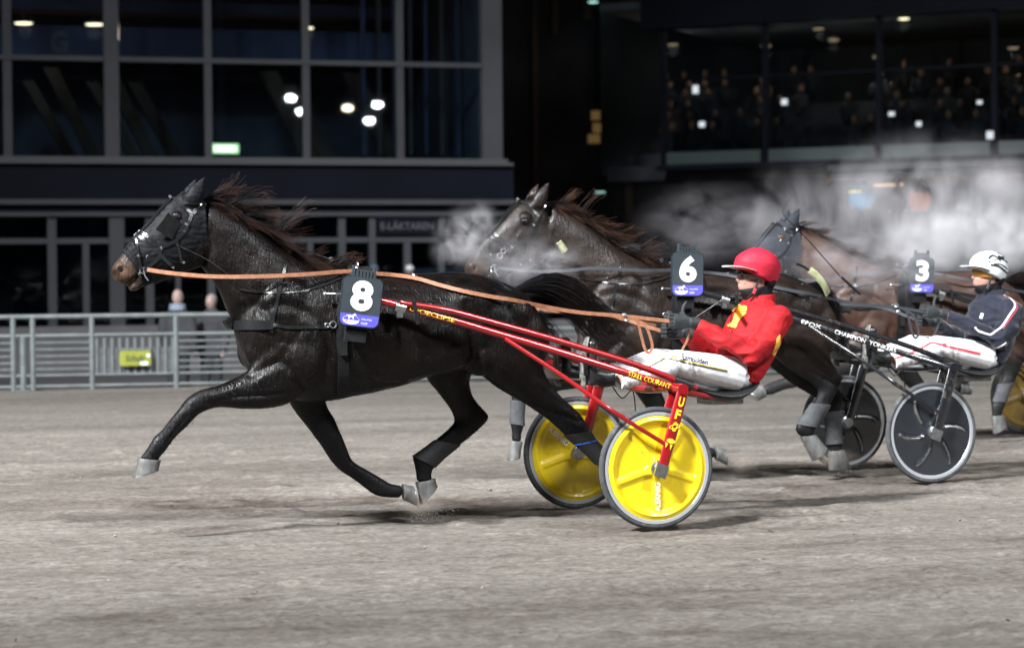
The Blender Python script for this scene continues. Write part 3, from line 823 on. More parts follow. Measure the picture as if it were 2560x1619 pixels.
ceiling_lamp(FR, 2139, 478, -1.5, .17, M_strip, 'yellow lamp under the stand canopy in the steam', None)
c = FR.P(2195, 463, -1.2); t = thing('strip_lamp', 'thin yellow strip lamp under the stand canopy', 'lamp', FR, c)
m = MB(); m.box(c, (1.3, .08, .05)); m.obj('tube', M_downd, t, False)
m = MB(); m.box(c+Vector((0,0,.05)), (1.36, .12, .04)); m.obj('housing', M_rbeam, t, False)

# crowd seated behind the glass: too dim and many to tell apart
def crowd():
    rnd = random.Random(11); m = MB()
    zf = FR.P(2100, 398, 0).z
    for k in range(6):
        x = FR.P(1620, 250, 1.2+k*1.5).x; xe = FR.P(2760, 250, 1.2+k*1.5).x
        while x < xe:
            x += rnd.uniform(.5, .8)
            dens = .35 + .6*smooth01(FR.P(2330, 250, 5).x, FR.P(2520, 250, 5).x, x) + .25*(1-smooth01(FR.P(1700,250,5).x, FR.P(2100,250,5).x, x))
            if rnd.random() > dens: continue
            z = zf + .42*k + .42; y = 1.2+k*1.5 + rnd.uniform(-.2, .3)
            c = Vector((x, y, z)); lean = rnd.uniform(-.08, .08)
            m.cur = rnd.choice((0,0,0,1,1,2,3))
            rings = [(c+Vector((0,0,-.02)), Vector((.19,0,0)), Vector((0,.14,0))), (c+Vector((lean*.5,0,.3)), Vector((.21,0,0)), Vector((0,.13,0))),
                     (c+Vector((lean,0,.5)), Vector((.22,0,0)), Vector((0,.11,0))), (c+Vector((lean,0,.58)), Vector((.08,0,0)), Vector((0,.07,0)))]
            m.loft(rings, 8)
            for s in (-1, 1): m.tube([c+Vector((s*.22,0,.48)), c+Vector((s*.26,-.12,.2)), c+Vector((s*.12,-.32,.15))], [.07,.06,.045], 6)
            m.cur = 4; m.ell(c+Vector((lean*1.2, -.02, .70)), (.085, .1, .12), 8, 6)
            m.cur = rnd.choice((5, 5, 1, 3)); m.ell(c+Vector((lean*1.2, .025, .74)), (.092, .1, .1), 8, 6)
    ms = [mat('coat_black', (.012,.012,.014), .8), mat('coat_navy', (.02,.025,.04), .8), mat('coat_tan', (.07,.04,.025), .8), mat('coat_pale', (.035,.035,.042), .8),
          mat('crowd_skin', (.40,.20,.13), .6), mat('crowd_hair', (.03,.02,.014), .7)]
    o = m.obj('seated_crowd', ms, None, True, FR.M)
    tag(o, 'dim seated crowd in rows behind the tall glass of the right stand', 'crowd', kind='stuff')
crowd()
M_phone = emat('phone_screen', (0.86, 0.93, 1.0), .85)
for px, py, w_, h_ in ((1739,224,.17,.22), (1755,311,.17,.15), (1961,255,.17,.16), (2229,285,.16,.11), (2297,310,.14,.13), (2449,256,.14,.1), (2475,338,.18,.2)):
    c = FR.P(px, py, -.25 if px in (1755, 2475) else -.32)
    t = thing('lit_screen', 'small lit screen shining out of the dark right stand', 'screen', FR, c, 'lit screens in the right stand')
    m = MB(); m.prism(rrect(w_, h_, .02), c, X, Z, Ny, .012); m.obj('display', M_phone, t, False)
    m = MB(); m.prism(rrect(w_+.03, h_+.03, .025), c + Vector((0,.004,0)), X, Z, -Ny, .02); m.obj('bezel', M_navy, t, False)
# ================================================================== horses
def pr(fr, A, B, w, y=0.0):
    a = fr.P(A[0], A[1], y); b = fr.P(B[0], B[1], y)
    return ((a+b)/2, (b-a)/2, Vector((0, w, 0)))

# side outlines (pairs: top/front edge, bottom/back edge, half width)
TORSO = [((592,772),(600,880),.10), ((612,742),(618,925),.15), ((650,712),(650,958),.185), ((710,684),(708,992),.215), ((770,672),(765,1004),.235),
         ((835,669),(832,1000),.255), ((900,677),(900,988),.275), ((980,686),(972,972),.290), ((1060,686),(1048,948),.292), ((1130,681),(1120,930),.290),
         ((1200,688),(1190,920),.283), ((1258,708),(1250,915),.262), ((1308,737),(1300,905),.222), ((1340,780),(1335,885),.13)]
NECK = [((800,664),(590,820),.150), ((735,640),(566,775),.138), ((672,594),(550,735),.118), ((612,552),(530,700),.100), ((560,523),(507,672),.090), ((520,503),(497,650),.082)]
HEAD = [((492,496),(514,640),.072), ((452,490),(503,660),.086), ((418,510),(474,670),.098), ((380,551),(434,684),.088), ((346,585),(398,698),.068),
        ((317,615),(366,715),.056), ((296,646),(342,712),.056), ((282,664),(322,710),.052), ((277,680),(304,712),.036)]
LEG_NF = dict(y=-.135, r=[((650,840),(800,900),.085), ((640,890),(760,975),.095), ((612,930),(712,1013),.088), ((555,958),(622,1022),.070), ((499,974),(548,1018),.054),
          ((464,998),(514,1027),.050), ((446,1022),(492,1040),.046), ((425,1049),(466,1066),.036), ((403,1074),(443,1089),.034), ((384,1092),(424,1112),.038), ((374,1110),(411,1130),.039),
          ((360,1131),(399,1142),.033), ((348,1146),(399,1150),.036)], hoof=[((345,1147),(402,1151),.040), ((334,1190),(397,1172),.050)])
LEG_FF = dict(y=.135, r=[((680,900),(830,920),.09), ((700,960),(825,965),.09), ((722,1007),(812,1000),.080), ((761,1060),(834,1042),.066), ((800,1110),(858,1096),.052),
          ((826,1150),(876,1142),.047), ((850,1176),(888,1156),.042), ((878,1194),(908,1168),.035), ((905,1214),(930,1180),.034), ((932,1234),(955,1195),.038), ((956,1242),(978,1208),.037),
          ((1000,1244),(1003,1212),.034)], hoof=[((1010,1249),(1008,1209),.040), ((1041,1264),(1029,1214),.048)])
LEG_FH = dict(y=.145, r=[((1080,800),(1260,800),.12), ((1070,870),(1230,870),.11), ((1064,937),(1178,935),.09), ((1090,976),(1176,972),.070), ((1114,1006),(1188,1000),.056),
          ((1133,1036),(1218,1030),.050), ((1136,1056),(1222,1048),.048), ((1118,1074),(1196,1074),.044), ((1088,1099),(1150,1112),.037), ((1058,1122),(1110,1145),.036), ((1032,1140),(1086,1168),.041),
          ((1036,1160),(1080,1180),.038), ((1040,1185),(1078,1190),.034), ((1041,1202),(1084,1195),.036)], hoof=[((1040,1208),(1088,1196),.040), ((1050,1257),(1092,1212),.048)])
LEG_NH = dict(y=-.145, r=[((1130,740),(1335,770),.10), ((1150,800),(1352,815),.135), ((1165,870),(1356,885),.125), ((1192,925),(1358,925),.100), ((1250,972),(1382,966),.076), ((1308,1006),(1410,996),.060),
          ((1358,1040),(1440,1022),.053), ((1388,1064),(1458,1044),.050), ((1412,1088),(1474,1076),.043), ((1440,1112),(1490,1100),.038), ((1468,1138),(1512,1122),.036), ((1490,1160),(1536,1140),.041),
          ((1506,1178),(1546,1156),.038), ((1522,1192),(1554,1166),.034)], hoof=[((1526,1197),(1564,1168),.040), ((1560,1218),(1590,1182),.048)])
EARS = [dict(y=-.055, r=[((456,512),(500,515),.030), ((462,490),(506,492),.034), ((478,468),(509,472),.024), ((497,452),(512,455),.012), ((512,441),(514,442),.003)]),
        dict(y=.055, r=[((448,506),(486,508),.030), ((454,488),(488,488),.032), ((466,468),(490,470),.022), ((480,455),(491,457),.010), ((489,446),(491,447),.003)])]
# px, py, y, radii (x,y,z), tilt : muscles swelling under the skin
BLOBS = [(690,800,.135,(.17,.085,.25),25), (745,890,.17,(.16,.07,.13),-15), (640,880,.10,(.09,.075,.10),0), (960,840,.20,(.34,.115,.26),0), (1075,850,.215,(.22,.09,.19),0),
         (1245,790,.165,(.20,.11,.15),20), (1150,770,.19,(.20,.10,.14),5), (1290,850,.18,(.14,.09,.20),-10), (1180,890,.17,(.11,.08,.11),0),
         (478,620,.062,(.070,.030,.085),0), (437,545,.084,(.040,.022,.034),40), (300,672,.040,(.036,.022,.036),0), (338,716,.010,(.042,.036,.026),-20), (352,704,.012,(.05,.034,.028),-30)]
GROOVES = [([(640,770),(690,760),(760,790),(800,870),(770,950)],.012,.030), ([(560,690),(620,760),(690,820)],.010,.028), ([(1130,760),(1150,850),(1165,915)],.016,.030),
           ([(1225,760),(1280,840),(1310,920),(1380,990)],.010,.022), ([(860,870),(960,920),(1060,915),(1130,880)],.006,.030), ([(610,935),(680,900),(740,960)],.012,.022),
           ([(516,585),(520,625),(500,662)],.012,.016), ([(420,570),(380,625),(355,660)],.005,.014), ([(306,716),(322,706),(338,692),(352,676)],.020,.009), ([(1300,1000),(1380,1040),(1420,1050)],.006,.012),
           ([(560,985),(630,985),(700,975)],.006,.014), ([(730,820),(690,880),(650,920)],.007,.022), ([(1210,900),(1260,940),(1330,990)],.008,.018), ([(620,640),(680,700),(740,740)],.005,.03), ([(452,1034),(425,1070),(398,1108)],.006,.007), ([(640,985),(570,990),(505,1003)],.006,.010), ([(455,1008),(480,1022),(498,1040)],.005,.006), ([(1405,1078),(1440,1105),(1480,1140)],.006,.008), ([(1365,1030),(1420,1045),(1450,1040)],.005,.008), ([(870,1172),(905,1195),(945,1220)],.006,.007), ([(1150,1060),(1100,1105),(1060,1140)],.006,.008), ([(1260,980),(1330,1015),(1400,1040)],.006,.010), ([(930,720),(1000,760),(1040,820)],.004,.03), ([(1090,715),(1140,745),(1160,800)],.006,.025)]

def seg_d(P, A, B):
    AB = B-A; t = np.clip(((P-A)@AB)/(AB@AB), 0, 1); return np.linalg.norm(P-(A+t[:,None]*AB), axis=1)

def horse_body(legs, lfr, D, voxel):
    mb = MB()
    mb.loft(sm([pr(F8, *r) for r in TORSO]), 28)
    nk = [pr(F8, *r) for r in NECK]; hd = [pr(F8, *r) for r in HEAD]
    mb.loft(sm(nk), 24); mb.loft(sm(hd), 24)
    for e in EARS: mb.loft([pr(F8, *r, e['y']) for r in e['r']], 12)
    for L, fr in zip(legs, lfr):
        mb.loft(sm([pr(fr, *r, L['y']) for r in L['r']]), 18)
    for px, py, y, rad, tl in BLOBS:
        c = F8.P(px, py, 0)
        for s in (-1, 1): mb.ell((c.x, s*y, c.z), rad, 16, 12, Matrix.Rotation(R(tl), 3, 'Y'))
    mb.v = [D(v) for v in mb.v]
    me = remesh(mb, voxel, 6, 'body')
    n = len(me.vertices); co = np.empty(n*3, np.float32); me.vertices.foreach_get('co', co); co = co.reshape(-1,3).astype(float)
    no = np.empty(n*3, np.float32); me.vertex_normals.foreach_get('vector', no); no = no.reshape(-1,3)
    side = np.clip(np.abs(no[:,1])*1.6, 0, 1)
    off = np.zeros(n)
    for pts, dp, wd in GROOVES:
        q = [D(F8.P(px, py, 0)) for px, py in pts]; q = catmull(q, 4)
        q = [np.array([p.x, p.z]) for p in q]; P2 = co[:,[0,2]]
        d = np.min([seg_d(P2, q[i], q[i+1]) for i in range(len(q)-1)], axis=0)
        off -= dp*np.exp(-(d/wd)**2)*side
    # nostril
    c = D(F8.P(299, 674, 0)); d = np.hypot((co[:,0]-c.x)/.020, (co[:,2]-c.z)/.024); off -= .022*np.exp(-d**2*1.2)*side
    off += np.array([noise.noise(Vector(p)*6.0)*.006 + noise.noise(Vector(p)*14.0)*.0025 for p in co])*(co[:,2] > .55)
    co = co + no*off[:,None]
    me.vertices.foreach_set('co', co.astype(np.float32).ravel()); me.update()
    return me, co

def tint(me, co, D, pts_z=.78, muzzle=1.0):
    n = len(co); t = np.zeros((n,4), np.float32); t[:,3] = 1
    t[:,0] = np.clip((pts_z+.10-co[:,2])/.25, 0, 1)
    m = D(F8.P(300, 690, 0)); d = np.hypot(co[:,0]-m.x, co[:,2]-m.z)
    nk_ = D(F8.P(640, 690, 0)); t[:,2] = np.clip(1.35-np.hypot((co[:,0]-nk_.x)/.36, (co[:,2]-nk_.z)/.34), 0, 1)
    t[:,1] = np.clip(1.25-d/.11, 0, 1)*muzzle
    nos = D(F8.P(283, 680, 0)); d2 = np.hypot(co[:,0]-nos.x, co[:,2]-nos.z); t[:,1] *= np.clip(d2/.045, .15, 1)
    a = me.color_attributes.new('tint', 'FLOAT_COLOR', 'POINT'); a.data.foreach_set('color', t.ravel())

def hair(name, strands, mt, parent):
    """strands: list of (points, root radius); attribute 'tip' runs 0..1 from root to end"""
    mb = MB(); tip = []
    for pts, r in strands:
        k = len(pts); mb.tube(pts, [max(.0006, r*(1-.8*(i/(k-1)))) for i in range(k)], 3, False)
        for i in range(k): tip += [i/(k-1)]*3
    o = mb.obj(name, mt, parent, False, fix=False)
    a = o.data.attributes.new('tip', 'FLOAT', 'POINT'); a.data.foreach_set('value', tip)
    return o
def hair_mat(name, root, end, rough=.4, start=.35):
    m = mat(name, root, rough, spec=.4); n, l = m.node_tree.nodes, m.node_tree.links
    at = n.new('ShaderNodeAttribute'); at.attribute_name = 'tip'
    rp = n.new('ShaderNodeValToRGB'); l.new(at.outputs['Fac'], rp.inputs[0])
    rp.color_ramp.elements[0].position = start; rp.color_ramp.elements[0].color = (*root, 1); rp.color_ramp.elements[1].color = (*end, 1)
    l.new(rp.outputs[0], n['Principled BSDF'].inputs['Base Color']); return m

def mane_strands(D, seed, n=620, lift=1.0):
    rnd = random.Random(seed); out = []
    crest = catmull([F8.P(px, py, 0) for px, py in ((500,497),(540,508),(600,540),(670,590),(735,638),(800,660),(860,668))], 10)
    def root(u):
        q = u*(len(crest)-1); a = int(q); b = min(a+1, len(crest)-1); return crest[a].lerp(crest[b], q-a)
    nc = n//9
    for c in range(nc):
        u = (c+rnd.random())/nc; fly = rnd.random() < .52
        L = rnd.choice((.10,.15,.2,.26,.34))*rnd.uniform(.8,1.15)*(1.1-.6*abs(u-.5))
        if fly:
            up = rnd.choice((.15,.3,.5,.8,1.3))*lift*rnd.uniform(.7,1.2)*(1.2-abs(u-.5)); d = Vector((1.0, rnd.uniform(-.35,.25), up)); curl = Vector((rnd.uniform(-.2,.6), rnd.uniform(-.4,.4), rnd.uniform(-1.1,.35)))
        else:
            d = Vector((1.0, -.55+rnd.uniform(-.2,.2), rnd.uniform(-.35,.15))); curl = Vector((.3, -.15, -1.1))
        d.normalize(); ph = rnd.uniform(0,6.3); fr_ = rnd.uniform(4,8); amp = rnd.uniform(.15,.6); k = 9
        for s_ in range(rnd.randint(10,20)):
            us = min(.999, max(0, u + rnd.gauss(0,.018))); x = root(us) + Vector((0, rnd.uniform(-.022,.018), -.012)); LL = L*rnd.uniform(.65,1.1); pts = []
            j1, j2, j3 = rnd.gauss(0,.10), rnd.gauss(0,.10), rnd.uniform(-.5,.5)
            for j in range(k):
                pts.append(D(x)); t = j/(k-1)
                wv = Vector((0, math.sin(ph+t*fr_+j3)*amp*.7, math.cos(ph*1.7+t*fr_+j3)*amp))*t
                x = x + (d + Vector((0,j1,j2))*(.4+t) + curl*t + wv).normalized()*(LL/k)
            out.append((pts, rnd.uniform(.0010,.0024)))
    return out

def tail_strands(D, seed, n=620, path=((1275,735),(1308,720),(1352,711),(1400,722),(1445,758),(1490,806),(1535,850),(1578,884))):
    rnd = random.Random(seed); out = []
    base = catmull([F8.P(px, py, 0) for px, py in path], 3)
    for i in range(n):
        a = rnd.uniform(0, 2*math.pi); r = math.sqrt(rnd.random()); oy, oz = math.cos(a)*r, math.sin(a)*r
        end = rnd.uniform(.5, 1.0)**.8; m = int(len(base)*end); pts = []; ph = rnd.uniform(0,6)
        for j in range(0, m, 2):
            t = j/(len(base)-1); wd = .020 + .090*smooth01(.05,.6,t)*(1+.25*smooth01(.7,1,t))
            tg = (base[min(j+1,len(base)-1)]-base[max(j-1,0)]).normalized(); nn = Vector((-tg.z,0,tg.x))
            p = base[j] + Vector((0,1,0))*oy*wd*.8 + nn*oz*wd + Vector((0, math.sin(ph+t*9), math.cos(ph*1.3+t*8)))*.030*t
            pts.append(p)
        if len(pts) > 3: out.append((pts, rnd.uniform(.0012,.0026)))
    for i in range(90):                                      # stray hairs hanging from the dock
        p = F8.P(1345+rnd.uniform(-8,10), 790+rnd.uniform(-15,25), rnd.uniform(-.06,.05)); pts = []
        d = Vector((rnd.uniform(.5,1.0), rnd.uniform(-.2,.2), rnd.uniform(-1,-.5))).normalized(); L = rnd.uniform(.1,.3)
        for j in range(6): pts.append(p + d*L*j/5 + Vector((0,0,.06*L*math.sin(j))))
        out.append((pts, .0014))
    return out

POLL = F8.P(508, 530, 0)
def make_D(dx, dz, hs=0.0):
    def D(v):
        k = smooth01(-1.62, -2.45, v.x) * smooth01(.86, 1.10, v.z)
        if k <= 0: return Vector(v)
        kh = hs*smooth01(POLL.x+.12, POLL.x-.06, v.x)*smooth01(1.05, 1.2, v.z)
        p = Vector((POLL.x + (v.x-POLL.x)*(1+kh), v.y*(1+kh), POLL.z + (v.z-POLL.z)*(1+kh)))
        return Vector((p.x + dx*k, p.y, p.z + dz*k))
    return D
def hoof(fr, L, parent, mt=None):
    a, b = (pr(fr, *r, L['y']) for r in L['hoof'])
    mb = MB(); c = lambda t: (a[0].lerp(b[0], t), a[1].lerp(b[1], t), a[2].lerp(b[2], t))
    r0 = c(0); r0 = (r0[0], r0[1]*1.0, r0[2]*1.0)
    mb.loft([c(-.06), (r0[0], r0[1]*1.05, r0[2]*1.06), c(.3), c(.65), c(1.0)], 22, False)
    n = 22; o = len(mb.v)-5*n; mb.f.append(tuple(o+k for k in range(n))); mb.mi.append(0)
    mb.f.append(tuple(o+4*n+k for k in range(n-1,-1,-1))); mb.mi.append(0)
    h = mb.obj('hoof', mt or M_hoofm, parent)
    mb = MB(); s = c(1.0); d = (b[0]-a[0]).normalized()
    mb.loft([(s[0], s[1]*1.02, s[2]*1.02), (s[0]+d*.008, s[1]*1.02, s[2]*1.02)], 22, False)
    o = len(mb.v)-44; mb.f.append(tuple(o+k for k in range(22))); mb.mi.append(0); mb.f.append(tuple(o+22+k for k in range(21,-1,-1))); mb.mi.append(0)
    mb.obj('horseshoe', M_steel, h)
def leg_wrap(fr, L, i0, i1, name, mt, parent, k=1.13):
    mb = MB(); rs = [pr(fr, *r, L['y']) for r in L['r'][i0:i1+1]]
    mb.loft([(c, a*k, b*k*1.05) for c, a, b in rs], 20)
    return mb.obj(name, mt, parent)

LEG6_NF = dict(y=-.135, r=[((1500,800),(1620,860),.09), ((1470,850),(1570,930),.095), ((1430,890),(1520,965),.088), ((1375,905),(1435,972),.070), ((1310,925),(1352,985),.054), ((1284,952),(1326,975),.049),
          ((1279,975),(1318,982),.044), ((1278,1000),(1312,1004),.036), ((1277,1035),(1309,1039),.035), ((1276,1058),(1310,1064),.039), ((1280,1082),(1303,1084),.032), ((1278,1100),(1303,1102),.036)],
          hoof=[((1275,1104),(1305,1105),.040), ((1270,1146),(1300,1142),.050)])
LEG6_NH = dict(y=-.145, r=[((1890,760),(2055,780),.10), ((1905,820),(2070,825),.132), ((1925,875),(2074,885),.115), ((1965,915),(2084,910),.085), ((2010,945),(2096,928),.062), ((2040,968),(2106,938),.052),
          ((2044,985),(2098,965),.047), ((2030,1008),(2074,1012),.040), ((2012,1035),(2056,1045),.038), ((1992,1060),(2040,1068),.042), ((1990,1078),(2034,1080),.040), ((2004,1092),(2034,1090),.034)],
          hoof=[((2002,1094),(2040,1088),.042), ((2030,1150),(2066,1118),.054)])
LEG6_FH = dict(y=.145, r=[((1870,790),(2040,800),.12), ((1890,850),(2045,860),.11), ((1925,915),(2045,915),.09), ((1975,955),(2060,950),.066), ((2025,985),(2095,968),.053), ((2050,1005),(2106,990),.048),
          ((2060,1030),(2102,1025),.041), ((2066,1060),(2100,1056),.036), ((2068,1088),(2102,1085),.036), ((2068,1110),(2105,1106),.040), ((2076,1128),(2105,1124),.034)], hoof=[((2072,1130),(2110,1126),.040), ((2072,1172),(2126,1166),.050)])
LEG3_NH = dict(y=-.145, r=[((2450,750),(2600,770),.10), ((2462,810),(2606,815),.13), ((2474,860),(2596,866),.105), ((2488,898),(2570,895),.075), ((2502,924),(2552,915),.056), ((2506,942),(2548,928),.050),
          ((2498,960),(2534,956),.042), ((2490,985),(2520,984),.036), ((2483,1003),(2515,1004),.036), ((2478,1016),(2510,1020),.039), ((2481,1032),(2503,1033),.032), ((2480,1042),(2508,1040),.036)],
          hoof=[((2479,1042),(2510,1038),.040), ((2484,1082),(2516,1062),.050)])
LEG3_NF = dict(y=-.135, r=[((2140,820),(2230,880),.09), ((2120,850),(2200,920),.095), ((2090,880),(2160,935),.085), ((2045,900),(2100,945),.068), ((2008,918),(2045,955),.054), ((1984,930),(2016,962),.049),
          ((1966,940),(1992,968),.042), ((1946,948),(1966,973),.036), ((1928,955),(1946,980),.036), ((1916,960),(1932,986),.038), ((1906,966),(1918,988),.034)], hoof=[((1902,962),(1914,992),.040), ((1868,976),(1896,1002),.050)])
LEG3_FF = dict(y=.135, r=[((2190,820),(2290,830),.09), ((2200,860),(2280,866),.088), ((2216,905),(2276,898),.072), ((2248,945),(2295,932),.055), ((2280,975),(2318,962),.048), ((2305,990),(2330,966),.042),
          ((2332,990),(2342,965),.036), ((2362,986),(2366,962),.035), ((2382,984),(2386,957),.039), ((2396,980),(2398,960),.033)], hoof=[((2398,985),(2400,956),.040), ((2424,986),(2418,958),.049)])

M_coat8 = coat_mat('black_coat', (0.0020,0.0017,0.0016), (0.0075,0.0048,0.0037), .38, hair=.85, wet=.05, spec=.22)
M_coat6 = coat_mat('dark_bay_coat', (0.008,0.0054,0.0044), (0.024,0.015,0.011), .42, hair=.55, wet=.2, spec=.32)
M_coat3 = coat_mat('bay_coat', (0.030,0.013,0.008), (0.068,0.031,0.019), .5, hair=.25, wet=.15)
M_mane8 = hair_mat('black_brown_hair', (0.004,0.0036,0.0036), (0.050,0.024,0.016), .4, .55)
M_mane6 = hair_mat('brown_hair', (0.007,0.005,0.0045), (0.090,0.045,0.029), .4, .5)
M_tail8 = hair_mat('black_hair', (0.004,0.004,0.005), (0.016,0.010,0.009))
M_mane3 = hair_mat('dark_hair', (0.010,0.008,0.008), (0.08,0.04,0.025))

HORSES = {}
M_fuzz8 = mat('black_coat_hair', (.0045,.0032,.0027), .6, spec=.2); M_fuzz6 = mat('brown_coat_hair', (.018,.012,.009), .6, spec=.25)
def coat_fuzz(me, co, n, mt, parent, seed):
    """short hairs lying back and down over the whole coat"""
    rng = np.random.RandomState(seed); no = np.empty(len(co)*3, np.float32); me.vertex_normals.foreach_get('vector', no); no = no.reshape(-1,3)
    idx = rng.choice(len(co), n); idx = idx[(co[idx,2] > .42)]
    P = co[idx] + rng.normal(0, .004, (len(idx),3)); N = no[idx]
    flow = np.tile(np.array([.75, 0, -.65]), (len(idx),1)) + rng.normal(0, .28, (len(idx),3))
    flow -= N*(flow*N).sum(1)[:,None]; flow /= np.linalg.norm(flow, axis=1)[:,None]
    L = rng.uniform(.012, .030, len(idx))[:,None]; B = np.cross(flow, N)*.0009
    a = P - N*.001; m_ = P + flow*L*.5 + N*.0035; e = P + flow*L + N*rng.uniform(.001,.007,(len(idx),1))
    V = np.stack([a-B, a+B, m_-B*.8, m_+B*.8, e], 1).reshape(-1,3)
    k = np.arange(len(idx))[:,None]*5
    q = np.concatenate([k+0, k+1, k+3, k+2], 1); tr = np.concatenate([k+2, k+3, k+4], 1)
    hm = bpy.data.meshes.new('coat_hair'); hm.from_pydata(V.tolist(), [], q.tolist() + tr.tolist()); hm.update()
    hm.color_attributes.new('tint', 'FLOAT_COLOR', 'POINT').data.foreach_set('color', np.tile(np.array([.0,0,0,1], np.float32), (len(V),1)).ravel())
    o = mkobj('coat_hair', hm, mt, parent, False); o['kind'] = 'stuff'

def build_horse(key, fr, legs, lfr, D, coat, manem, tailm, label, voxel, mz, tz, seed, wraps, nst):
    base = Vector((-1.35, 0, 0))
    t = thing('trotting_horse', label, 'horse', fr, base, 'trotting race horses')
    me, co = horse_body(legs, lfr, D, voxel)
    tint(me, co, D, .80, mz)
    bv = bvh_of(me)
    mkobj('body', me, coat, t)
    hair('mane', mane_strands(D, seed, nst), manem, t)
    hair('tail', tail_strands(D, seed+1, nst) if key != 6 else tail_strands(D, seed+1, nst, ((1275,733),(1300,728),(1326,742),(1346,785),(1358,835),(1366,880),(1374,925))), tailm, t)
    if True:                                                  # forelock between the ears
        rnd = random.Random(seed+2); st = []
        for i in range(60):
            p = D(F8.P(455+rnd.uniform(-6,16), 494, rnd.uniform(-.02,.02))); d = Vector((rnd.uniform(-.2,.6), rnd.uniform(-.3,.3), rnd.uniform(.2,1))).normalized()
            st.append(([p + d*.012*j + Vector((.004*j*j*.3,0,-.001*j*j)) for j in range(6)], .0018))
        hair('forelock', st, manem, t)
    if key != 3: coat_fuzz(me, co, 15000 if key == 8 else 8000, M_fuzz8 if key == 8 else M_fuzz6, t, seed)
    for L, f in zip(legs, lfr): hoof(f, L, t)
    for i0, i1, li, nm, mt, k in wraps: leg_wrap(lfr[li], legs[li], i0, i1, nm, mt, t, k)
    for s in (-1, 1):
        e = D(F8.P(433, 552, 0)); hit = bv.ray_cast(Vector((e.x, s*.5, e.z)), Vector((0,-s,0)))
        if hit[0]:
            m = MB(); m.ell(hit[0] + Vector((0, -s*(.008 if key == 6 else .012), 0)), (.026, .018, .021) if key == 6 else (.018, .016, .016), 14, 10); m.obj('eye', M_eye, t)
    c = D(F8.P(299, 674, 0)); hit = bv.ray_cast(Vector((c.x, -.5, c.z)), Vector((0,1,0)))
    if hit[0]:
        for s in (-1, 1):
            m = MB(); m.ell((c.x, s*(abs(hit[0].y)-.004), c.z), (.022,.012,.026), 12, 8, Matrix.Rotation(R(25),3,'Y')); m.obj('nostril', M_nost, t)
    HORSES[key] = (t, bv, D)
    return t
D8 = make_D(0, 0); D6 = make_D(-.11, .055, .14); D3 = make_D(-.12, -.03, .12)
build_horse(8, F8, [LEG_NF, LEG_FF, LEG_NH, LEG_FH], [F8]*4, D8, M_coat8, M_mane8, M_tail8, 'wet black trotter wearing a black hood and number plate eight', .0105, 1.0, .8, 21,
            [(8,11,2,'leg_boot',M_wrapk,1.10), (8,10,3,'leg_boot',M_wrapk,1.08)], 1050)
build_horse(6, F6, [LEG6_NF, LEG_FF, LEG6_NH, LEG6_FH], [F6, F8, F6, F6], D6, M_coat6, M_mane6, M_tail8, 'steaming dark brown trotter with bare face, open bridle and number plate six', .013, .55, .8, 31,
            [(7,9,0,'leg_wrap',M_wrap,1.14), (7,9,2,'leg_wrap',M_wrap,1.14), (6,9,3,'leg_wrap',M_wrap,1.16)], 620)
build_horse(3, F3, [LEG3_NF, LEG3_FF, LEG3_NH, LEG_FH], [F3, F3, F3, F8], D3, M_coat3, M_mane3, M_mane3, 'reddish bay trotter in a grey hood with number plate three', .015, .8, .8, 41,
            [(6,8,2,'leg_wrap',M_wrap,1.14)], 420)
bl = MB()
c, a, b = pr(F8, (1438,1110),(1489,1098),.038,-.145)
bl.loft([(c, a*1.16, b*1.2), (c+Vector((.003,0,-.004)), a*1.16, b*1.2)], 20); o = bl.obj('boot_trim', mat('blue_trim', (.02,.12,.6), .5), HORSES[8][0])
o['label'] = 'blue trim line of the hind leg boot'

# ================================================================== harness
def snap(key, px, py, lift=.004, D=None):
    """point on the near side of the base horse under a pixel, moved by the horse's own neck pose"""
    bv = HORSES[8][1]; d = F8.dir(px, py); h = bv.ray_cast(F8.c, d)
    if h[0] is None:
        p = F8.P(px, py, -.02); n = Vector((0,-1,0))
    else: p, n = h[0], h[1]
    return p + n*lift, n
def strap(key, pxs, w, t=.004, both=True, dens=5, lift=.003):
    D = HORSES[key][2]; pts = []; nr = []
    path = catmull([Vector((x, y, 0)) for x, y in pxs], dens)
    for q in path:
        p, n = snap(8, q.x, q.y, lift); pts.append(p); nr.append(n)
    out = []
    for s in ((1, -1) if both else (1,)):
        P = [D(Vector((p.x, p.y*s, p.z))) for p in pts]; N = [Vector((n.x, n.y*s, n.z)) for n in nr]
        mb = MB(); mb.ribbon(P, N, w, t); out.append(mb)
    return out
def cord(D, pxs, r, ys, k=6):
    pts = catmull([F8.P(px, py, y) for (px, py), y in zip(pxs, ys)], k); return [D(p) for p in pts]

def rings_of(k0, k1, s): return [pr(F8, *r) for r in HEAD[k0:k1]]

